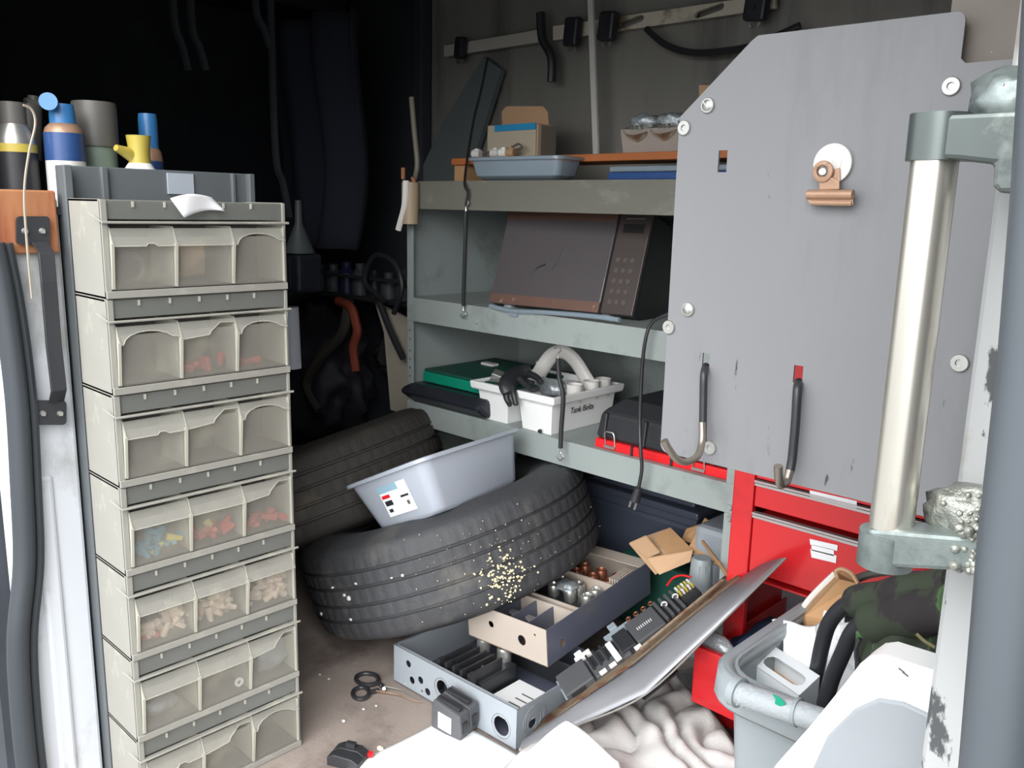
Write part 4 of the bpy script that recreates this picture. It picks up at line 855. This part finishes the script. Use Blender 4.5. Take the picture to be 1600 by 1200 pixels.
part('top_flange', B().mm((-Lx, Ly - .045, h - .002), (0, Ly, h)), m_enct, t2)
for y0_ in (.02, .13, .27):
    pf = part('partition', B().mm((-Lx + .01, y0_ + (.09 if y0_ < .1 else 0), .004), (-.006, y0_ + .004 + (.09 if y0_ < .1 else 0), h - .008)), m_enct, t2)
for j, y0_ in enumerate((.145, .19, .285)):
    fb = part('fuse_block', B().mm((-Lx + .02, y0_, .004), (-.02, y0_ + (.04 if j == 0 else .075), .045)), m_blk, t2, bevel=.003)
    for i in range(3):
        for q_ in range((0, 2, 2)[j]):
            part('lug', B().lathe([(.015, .04), (.0155, .068), (.0125, .073), (.010, .068), (.010, .055), (.0001, .055)], 16, Matrix.Translation((-.045 - i * .05, y0_ + .02 + q_ * .036, 0))), m_copper if j == 2 else m_zinc, fb, smooth=1)
for i in range(3): part('divider', B().mm((-.17 + i * .05, .02, .004), (-.167 + i * .05, .11, h - .012)), m_encd, t2)
for i in range(2): part('terminal', B().cyl((-.145 + i * .05, .06, .01), (-.145 + i * .05, .06, .06), .008, n=10).box((-.145 + i * .05, .06, .062), (.022, .012, .008)), m_alu, t2)
for i in range(4): part('fin', B().mm((-.035 + i * .007, .29, .03), (-.031 + i * .007, .36, h - .004)), m_enct, t2)
part('clear_cover', lump((-.11, .22, .075), .022, (1.3, 1.2, .5), 7, .4), m_foil, t2, smooth=2)
# ------------------------------------------------------------------ cover sheet with contactor rail
sv = lambda px, py, y: at(px, py, 'y', y)
Rr = [sv(826, 1152, 1.175), sv(905, 1098, 1.25), sv(990, 1040, 1.34), sv(1080, 965, 1.41), sv(1160, 903, 1.465)]
Oo = [sv(812, 1172, 1.165), sv(900, 1135, 1.20), sv(1010, 1084, 1.265), sv(1125, 975, 1.35), sv(1228, 872, 1.44)]
t = thing('cover_sheet', 'bent grey steel cover sheet leaning up from the floor to the red drawers', 'cover', (-1.07, 1.17, 0))
def band(A, Bb, n=4, mid=None):
    b = B(); V = []
    for i in range(len(A)):
        row = []
        for j in range(n + 1):
            p = A[i].lerp(Bb[i], j / n)
            if mid: p = p + Vector((0, -.2, 1)) * mid * math.sin(PI * j / n)
            row.append(b.m.verts.new(p))
        V.append(row)
    for i in range(len(A) - 1):
        for j in range(n): b.m.faces.new((V[i][j], V[i + 1][j], V[i + 1][j + 1], V[i][j + 1]))
    return b
part('flange', band(Rr, Oo, 6, .008), m_sheet, t, world=True, smooth=2, solid=.0025)
Ii = [sv(850, 1122, 1.22), sv(908, 1080, 1.33), sv(996, 1010, 1.45), sv(1078, 947, 1.50), sv(1142, 893, 1.54)]
part('inner_face', band([p + Vector((0, .002, -.003)) for p in Rr], Ii, 3), m_rust, t, world=True, smooth=2, solid=.002, label='rusty tan inner face of the sheet')
part('bright_edge', B().tube([Oo[0], Oo[0].lerp(Rr[0], .5), Oo[0].lerp(Rr[1], .6), Rr[1].lerp(Oo[1], .3)], .0035, 6, smooth=False), m_alu, t, world=True)
part('outer_edge', B().tube(Oo, .002, 6), m_zinc, t, world=True)
part('copper_bar', B().tube([p + Vector((0, 0, .006)) for p in (sv(1000, 1018, 1.37), sv(1060, 968, 1.42), sv(1130, 910, 1.48))], .0035, 6, flat=(1, .5)), m_rust, t, world=True)
# contactor rail: local x along, z across, y = -normal
dv = Vector((.4456, .7175, .5354)); ev = Vector((-.85, .5268, .0015)); nv = dv.cross(ev).normalized()
if nv.z < 0: nv = -nv
base = Vector((-1.045, 1.281, .099))
t = thing('contactor_rail', 'row of dark grey contactors on a rail lying along the bent cover sheet', 'electrical part', base)
MR = Matrix((dv, ev, nv)).transposed().to_4x4()
Mt = Matrix.Translation(base) @ MR
def loc(b): bmesh.ops.transform(b.m, matrix=Mt, verts=b.m.verts); return b
def cb(name, a, c, mat, par=None, bevel=0, **k): return part(name, loc(B().mm(a, c)), mat, par or t, world=True, bevel=bevel, **k)
cb('black_base', (.07, .004, -.024), (.32, .086, -.010), m_blk)
cb('rail', (-.005, .01, -.028), (.36, .09, -.018), m_modl)
m1 = cb('contactor', (.0, .002, -.018), (.070, .082, .0), m_module, bevel=.003)
cb('slot', (.010, -.001, -.012), (.045, .006, -.004), m_blk, m1)
m2 = cb('contactor', (.074, .0, -.018), (.165, .075, -.004), m_module, bevel=.002)
for i in range(5): cb('fin', (.078 + i * .018, .022, -.004), (.083 + i * .018, .075, .004), m_blk, m2); cb('recess', (.084 + i * .018, .03, -.0045), (.094 + i * .018, .07, -.0035), m_blk, m2)
for x in (.085, .110, .175): part('terminal', loc(B().cyl((x, .004, -.006), (x + .016, .004, -.006), .0055, n=10)), m_offw, m2, world=True, smooth=1)
cb('white_tag', (.128, -.012, .004), (.142, .062, .008), m_white_p, bevel=.002)
cb('contactor', (.150, .01, -.018), (.185, .082, .002), m_blk, bevel=.002)
m3 = cb('contactor', (.188, .006, -.018), (.262, .088, .003), m_module, bevel=.003)
b = B()
for i in range(8): b.mm((.205 + i * .005, .040, .003), (.207 + i * .005, .050, .0034))
part('print_marks', loc(b), m_offw, m3, world=True, stuff=True)
for i in range(4):
    f_ = cb('fin', (.266 + i * .015, .012, -.018), (.274 + i * .015, .09, .006), m_module, bevel=.002)
for i in range(2): part('ring_terminal', loc(B().tube([(.285 + i * .03 + .006 * math.cos(a), .055 + .008 * math.sin(a), .008) for a in [q * PI / 5 - 1.5 for q in range(8)]], .002, 6)), m_offw, t, world=True, smooth=1)
ts = cb('terminal_strip', (.322, .03, -.02), (.365, .075, -.002), m_blk)
for i in range(5):
    for j in range(2): cb('terminal_screw', (.326 + i * .008, .075 - j * .018, -.002), (.331 + i * .008, .087 - j * .018, .006), m_yel if (i + j) % 2 else m_offw, ts)
cb('side_clip', (.055, .082, -.012), (.095, .100, -.002), m_offw, bevel=.002)
cb('side_clip', (.060, .100, -.010), (.078, .112, 0), m_offw, bevel=.002)
cb('side_clip', (.135, .080, -.014), (.21, .104, -.004), m_modl, bevel=.002)
cb('side_clip', (.155, .104, -.010), (.175, .125, 0), m_modl, bevel=.002)
for i in range(4): part('copper_coil', loc(B().tube([(.205 + i * .02 + .005 * math.cos(a), .098 + .006 * math.sin(a), .0) for a in [q * PI / 4 for q in range(8)]], .002, 6)), m_copper, t, world=True, smooth=1)
# ------------------------------------------------------------------ loose breakers, scissors, small things on the floor
t = thing('circuit_breaker', 'grey twin circuit breaker with a white label leaning on the lower box', 'circuit breaker', (-1.266, 1.100, .008), (.113, .10, .138))
b = B().prism([(0, 0, 0), (.070, 0, 0), (.074, 0, .02), (.070, 0, .060), (.006, 0, .066), (0, 0, .055)], (0, .026, 0))
part('half', b, m_module, t, bevel=.002)
part('half', B().prism([(0, .028, 0), (.070, .028, 0), (.074, .028, .02), (.070, .028, .060), (.006, .028, .066), (0, .028, .055)], (0, .026, 0)), m_module, t, bevel=.002)
part('label', B().box((.034, -.001, .028), (.032, .001, .036)), m_paper, t, label='white printed label')
for i in range(2): part('toggle', B().box((.035, .012 + i * .026, .066), (.055, .012, .008)), m_blk, t, bevel=.002); part('clip_slot', B().box((.070, .012 + i * .028, .03), (.010, .012, .024)), m_blk, t)
t.scale = (1.12, 1.12, 1.12)
t = thing('circuit_breaker', 'black twin breaker on the bare floor near the bin cabinets', 'circuit breaker', (-1.30, .91, .001), (0, 0, .45))
part('half', B().prism([(-.035, 0, 0), (.035, 0, 0), (.035, 0, .016), (.02, 0, .026), (-.02, 0, .026), (-.035, 0, .018)], (0, .024, 0)), m_blk, t, bevel=.002)
part('half', B().prism([(-.035, -.026, 0), (.035, -.026, 0), (.035, -.026, .016), (.02, -.026, .024), (-.02, -.026, .026), (-.035, -.026, .018)], (0, .024, 0)), m_blk, t, bevel=.002)
part('toggle', B().box((.0, .012, .03), (.02, .01, .010)).m and B().box((.0, .012, .03), (.02, .01, .010)), m_blk, t)
part('red_tab', B().box((.038, .02, .012), (.012, .01, .008)), m_redp, t)
for (px, py, s) in ((594, 1172, .006), (500, 1055, .003), (514, 1062, .003), (568, 1109, .003), (537, 1128, .004), (588, 1104, .003)):
    p = at(px, py, 'z', .002); solo('floor_crumb', lump(p + Vector((0, 0, s * .6)), s, (1.3, 1, .6), px, .3, 2), m_tan if s > .005 else m_offw, {594: 'cream crumb on the floor right of the black breaker', 500: 'white fleck on the floor left of the scissors', 514: 'white fleck just above the scissor handles left', 568: 'white fleck below the scissors', 537: 'pale fleck on the floor between breaker and scissors', 588: 'tiny fleck under the scissor pivot'}[px], 'crumb')
t = thing('trauma_shears', 'black-handled steel shears lying open on the floor', 'scissors', at(600, 1078, 'z', .001))
fl_ = lambda px, py, z=.007: at(px, py, 'z', z)
def loop(cx, cy, rx, ry, rot):
    pts = []
    for k in range(15):
        a = 2 * PI * k / 14; x = rx * math.cos(a); y = ry * math.sin(a); pts.append(fl_(cx + x * math.cos(rot) - y * math.sin(rot), cy + x * math.sin(rot) + y * math.cos(rot)))
    return pts
part('handle', B().tube(loop(574, 1061, 18, 9, .05), .0048, 8).tube([fl_(590, 1066), fl_(600, 1074)], .005, 8, smooth=False), m_blk, t, world=True, smooth=1)
part('handle', B().tube(loop(564, 1083, 13, 9, -.1), .0048, 8).tube([fl_(577, 1082), fl_(592, 1078)], .005, 8, smooth=False), m_blk, t, world=True, smooth=1)
part('blade', B().tube([fl_(588, 1080), fl_(622, 1086), fl_(640, 1093), fl_(662, 1098)], lambda q: .0045 * (1 - .7 * q), 6, flat=(.4, 1)), m_brass, t, world=True, smooth=1)
part('blade', B().tube([fl_(595, 1072), fl_(625, 1078), fl_(640, 1086), fl_(655, 1093)], lambda q: .0045 * (1 - .7 * q), 6, flat=(.4, 1)), m_zinc, t, world=True, smooth=1)
part('pivot', B().cyl(fl_(600, 1076, .008), fl_(600, 1076, .012), .004, n=10), m_zinc, t, world=True)
# ------------------------------------------------------------------ cloths
def clothgrid(c00, c10, c11, c01, nu, nv, hfn):
    c00, c10, c11, c01 = map(Vector, (c00, c10, c11, c01))
    def fn(a, b_):
        # wavy border
        p = c00.lerp(c10, a).lerp(c01.lerp(c11, a), b_)
        e = noise.noise(p * 5) * .03; p = p + Vector((e, noise.noise(p * 5 + Vector((7, 0, 0))) * .03, 0))
        p.z = hfn(a, b_, p); return p
    return B().grid(nu, nv, fn)
b = clothgrid((-1.27, .86, 0), (-.85, .80, 0), (-1.03, 1.165, 0), (-1.27, 1.145, 0), 40, 40, lambda a, b_, p: .004 + .010 * max(0, noise.noise(Vector((p.x * 9, p.y * 9, 1)))) * min(1, 8 * a, 8 * b_, 8 * (1 - a), 8 * (1 - b_)))
solo('white_rag', b, m_paper, 'flat white rag on the floor in front of the grey electrical box', 'rag', smooth=2, solid=.002)
def heap(a, b_, p):
    e = min(1, 6 * a, 6 * b_, 6 * (1 - a), 6 * (1 - b_)); n1 = noise.noise(Vector((p.x * 5 + p.y * 3, p.y * 3, 3))); f_ = abs(math.sin((p.x * 1.0 + p.y * .55) * 26 + 7 * noise.noise(p * 6)))
    return .006 + e * (.05 + .045 * a + .04 * n1 + .034 * f_ ** .7 + .012 * noise.noise(p * 22))
b = clothgrid((-1.06, .95, 0), (-.56, .85, 0), (-.60, 1.36, 0), (-1.02, 1.72, 0), 90, 90, heap)
solo('white_cloth', b, m_cloth, 'heap of rumpled white cloth on the floor under the cover sheet', 'cloth', smooth=2, solid=.002)
b = clothgrid((-.98, 1.02, 0), (-.76, 1.0, 0), (-.76, 1.17, 0), (-.96, 1.18, 0), 40, 30, lambda a, b_, p: .02 + min(1, 5 * a, 5 * b_, 5 * (1 - a), 5 * (1 - b_)) * (.115 + .02 * noise.noise(p * 9)))
solo('white_rag', b, m_paper, 'brighter white rag bunched on top of the cloth heap', 'rag', smooth=2, solid=.002)
q_ = [at(px, py, 'y', yy) for px, py, yy in ((985, 1078, 1.36), (1008, 1090, 1.30), (1060, 1048, 1.36), (1055, 1042, 1.38), (1020, 1035, 1.42))]
solo('black_tray', B().prism(q_, (0, 0, -.006)), m_blk, 'black flat plastic piece sticking out under the cover sheet', 'plastic piece')
# ------------------------------------------------------------------ grey tote bin
t = thing('waste_bin', 'grey plastic bin full of cartons and paper in front of the tool chest', 'bin', (-.385, 1.13, .02))
LW, LD, TH = .33, .36, .48
def rr2(l, w_, rad, z, dy=0):
    out = []
    for sx, sy, a0 in ((1, 1, 0), (-1, 1, 90), (-1, -1, 180), (1, -1, 270)):
        for k in range(6): a = math.radians(a0 + k * 18); out.append(Vector((sx * (l / 2 - rad) + rad * math.cos(a), sy * (w_ / 2 - rad) + rad * math.sin(a) + dy, z)))
    return out
part('bin_body', B().loft([rr2(LW - .10, LD - .10, .05, 0), rr2(LW - .045, LD - .045, .05, TH - .03), rr2(LW - .045, LD - .045, .05, TH), rr2(LW - .052, LD - .052, .048, TH), rr2(LW - .052, LD - .052, .048, TH - .03), rr2(LW - .106, LD - .106, .045, .006)]), m_greytote, t, smooth=1)
part('rim', B().loft([rr2(LW - .006, LD - .006, .062, TH - .045), rr2(LW, LD, .065, TH - .04), rr2(LW - .006, LD - .006, .062, TH - .004), rr2(LW - .02, LD - .02, .058, TH + .002), rr2(LW - .052, LD - .052, .05, TH - .006), rr2(LW - .055, LD - .055, .048, TH - .02)], cap=False), m_greytote, t, smooth=1, solid=.002)
gp = part('bail_grip', B().tube([at(1152, 1082, 'y', .935), at(1240, 1112, 'y', .928), at(1330, 1142, 'y', .925)], .0155, 16), m_greyin, t, world=True, smooth=1)
b = B()
for i in range(14):
    for j in range(4):
        a = at(1160 + i * 8, 1085 + i * 2.75, 'y', .935); an = -.6 + j * .55; b.ico(a + Vector((0, -.0155 * math.cos(an), .0155 * math.sin(an))), .0016, 1)
part('grip_dots', b, m_greyin, gp, world=True, stuff=True)
part('clover_mark', B().prism([at(px, py, 'y', .917) for px, py in ((1207, 1084), (1216, 1088), (1222, 1092), (1228, 1100), (1220, 1104), (1211, 1099), (1212, 1092))], (0, -.0008, 0)), m_green, gp, world=True, label='green leaf-shaped mark')
part('grip_collar', B().tube([at(1147, 1078, 'y', .936), at(1157, 1083, 'y', .935)], .020, 16, smooth=False), m_greytote, t, world=True, smooth=1)
part('grip_collar', B().tube([at(1243, 1112, 'y', .928), at(1249, 1114, 'y', .928)], .0175, 16, smooth=False), m_greytote, t, world=True, smooth=1)
# contents
zc = .455
ca = [at(1152, 1020, 'z', .46), at(1188, 996, 'z', .47), at(1280, 1056, 'z', .485), at(1248, 1086, 'z', .475)]
def qd(s_, r_): return ca[0].lerp(ca[3], s_).lerp(ca[1].lerp(ca[2], s_), r_)
hole = []
for a0, sc_, cc in ((-90, 1, .84), (90, 1, .42)):
    for k in range(6): a = math.radians(a0 + k * 36); hole.append(qd(cc + .10 * math.cos(a), .46 + .26 * math.sin(a)))
t = thing('grey_carton', 'grey glossy carton with an oval hand hole lying in the bin', 'box', ca[0])
part('top_face', B().holed(ca, [hole], (0, 0, -.0015)), M('glossy_grey_card', (226, 232, 236), .35), t, world=True)
b = B()
for i in range(4): a, c = ca[i], ca[(i + 1) % 4]; b.prism([a, c, c + Vector((0, 0, -.05)), a + Vector((0, 0, -.05))], (.0008, .0008, 0))
part('side_faces', b, M('glossy_grey_card', (226, 232, 236)), t, world=True)
part('inside', B().prism([p + Vector((0, 0, -.035)) for p in ca], (0, 0, -.002)), m_card, t, world=True)
def sheetpaper(name, pts, y, mat, lb, cat, amp=.01, sd=0):
    P = [at(px, py, 'y', y + d) for px, py, d in pts]
    def fn(a, b_):
        p = P[0].lerp(P[1], a).lerp(P[3].lerp(P[2], a), b_); return p + Vector((0, amp * noise.noise(p * 25 + Vector((sd, 0, 0))), amp * noise.noise(p * 22 + Vector((0, sd, 0)))))
    return solo(name, B().grid(24, 20, fn), mat, lb, cat, smooth=2, solid=.0012)
sheetpaper('crumpled_paper', [(1208, 966, .05), (1278, 970, .04), (1272, 1080, -.03), (1222, 1040, -.02)], 1.13, m_paper, 'torn white paper sheet standing in the bin', 'paper', .02, 3)
sheetpaper('crumpled_paper', [(1270, 975, .04), (1345, 960, .04), (1335, 1090, -.02), (1258, 1088, -.04)], 1.15, m_paper, 'white paper behind the black tubes in the bin', 'paper', .025, 8)
sheetpaper('crumpled_paper', [(1288, 938, .03), (1320, 955, .03), (1318, 985, 0), (1286, 970, 0)], 1.19, m_paper, 'small white paper corner on the brown carton', 'paper', .01, 5)
t = thing('brown_carton', 'bent brown cardboard tube standing out of the bin', 'cardboard', at(1280, 960, 'y', 1.24))
b = B().loft([[at(px, py, 'y', yy) for px, py, yy in r_] for r_ in ([(1243, 975, 1.24), (1262, 1000, 1.2), (1292, 985, 1.21), (1285, 960, 1.25)], [(1258, 950, 1.24), (1258, 962, 1.2), (1290, 968, 1.2), (1300, 945, 1.25)], [(1305, 893, 1.26), (1312, 905, 1.22), (1341, 912, 1.23), (1334, 893, 1.26)])])
part('wall', b, m_card2, t, world=True)
part('pale_edge', B().tube([at(1235, 985, 'y', 1.235), at(1262, 940, 'y', 1.235), at(1305, 896, 'y', 1.25)], .005, 8), m_offw, t, world=True, smooth=1)
part('curl', B().tube([at(px, py, 'y', 1.2) for px, py in [(1308, 902), (1306, 893), (1315, 889), (1330, 896), (1340, 911)]], .003, 6), m_card, t, world=True, smooth=1)
# ------------------------------------------------------------------ black tubes with camo sleeves (folding chair)
t = thing('folding_chair', 'folded chair with black steel tubes and camouflage fabric sleeves lying across the bin', 'chair', at(1270, 1090, 'y', 1.1))
part('frame_tube', B().tube([sv(px, py, y) for px, py, y in [(1264, 1096, 1.10), (1274, 1060, 1.10), (1284, 1010, 1.09), (1295, 975, 1.08), (1315, 950, 1.07), (1345, 934, 1.05), (1400, 925, 1.0)]], .0105, 14), m_blkm, t, world=True, smooth=1)
part('frame_tube', B().tube([sv(px, py, y) for px, py, y in [(1288, 1102, 1.06), (1300, 1060, 1.06), (1318, 1018, 1.05), (1332, 988, 1.04), (1352, 970, 1.03), (1385, 958, 1.0), (1440, 952, .95)]], .0105, 14), m_blkm, t, world=True, smooth=1)
def sleeve(P, r): 
    rr_ = lambda q: r * (1 + .06 * math.sin(q * 14))
    return B().tube([sv(*p) for p in P], rr_, 18)
part('fabric_sleeve', sleeve([(1338, 940, 1.055), (1380, 932, 1.02), (1430, 922, .98), (1500, 912, .93)], .020), m_camo, t, world=True, smooth=1)
part('fabric_sleeve', sleeve([(1368, 972, 1.02), (1400, 964, .99), (1450, 955, .95), (1510, 948, .90)], .026), m_camo, t, world=True, smooth=1)
b = B().grid(20, 12, lambda a, b_: sv(1338 + a * 150, 985 + b_ * (75 - 20 * a) - 8 * a + 3 * math.sin(a * 12), 1.02 - .1 * a + .012 * math.sin(a * 9 + b_ * 4)))
part('fabric_panel', b, m_camo, t, world=True, smooth=2, solid=.002)
part('fabric_hem', B().tube([sv(px, py, 1.01) for px, py in [(1344, 998), (1338, 1015), (1340, 1035), (1350, 1050)]], .003, 6), m_blk, t, world=True, smooth=1)
part('stripe', B().tube([sv(px, py, .93) for px, py in [(1432, 990), (1445, 1002), (1462, 1012)]], .002, 6), M('camo_tan', (120, 116, 80), .8), t, world=True, smooth=1)
solo('packet', B().prism([sv(1380, 918, 1.20), sv(1440, 893, 1.20), sv(1480, 897, 1.20), sv(1480, 925, 1.20), sv(1390, 925, 1.20)], (0, .006, 0)), M('packet_mauve', (168, 146, 140), .5), 'mauve packet with a purple edge behind the camouflage sleeves', 'packet')
solo('packet_edge', B().prism([sv(1376, 920, 1.196), sv(1425, 893, 1.196), sv(1442, 893, 1.196), sv(1394, 920, 1.196)], (0, .003, 0)), M('packet_purple', (84, 72, 130), .5), 'purple strip on the mauve packet', 'packet')
# ------------------------------------------------------------------ white jug front right
t = thing('white_container', 'large white plastic container with a recessed grey-shaded side, bottom right corner', 'container', (-.25, .86, 0))
yj = .80
pts = [(1180, 1240), (1215, 1192), (1270, 1130), (1325, 1062), (1345, 1036), (1362, 1024), (1382, 1022), (1450, 1044), (1520, 1066), (1540, 1300), (1150, 1300)]
J = [sv(px, py, yj) for px, py in pts]
b = B().prism(J, (0, .035, 0)); part('shell', b, m_white_p, t, world=True, bevel=.010, smooth=1)
J2 = [sv(px, py, yj - .004) for px, py in [(1255, 1300), (1262, 1215), (1292, 1150), (1335, 1108), (1372, 1092), (1410, 1098), (1440, 1112), (1520, 1150), (1540, 1300)]]
part('recess', B().prism(J2, (0, .006, 0)), M('jug_recess_shade', (150, 155, 160), .45), t, world=True, bevel=.003)  # white plastic too; the grey colour stands in for shade in the recess
part('stand', B().mm((-.36, yj + .005, 0), (-.19, yj + .03, .46)), m_white_p, t, world=True)
for px, py in ((1404, 1044), (1410, 1050)): part('scratch', B().tube([sv(px, py, yj - .001), sv(px + 9, py + 7, yj - .001)], .0008, 5, smooth=False), m_blk, t, world=True)
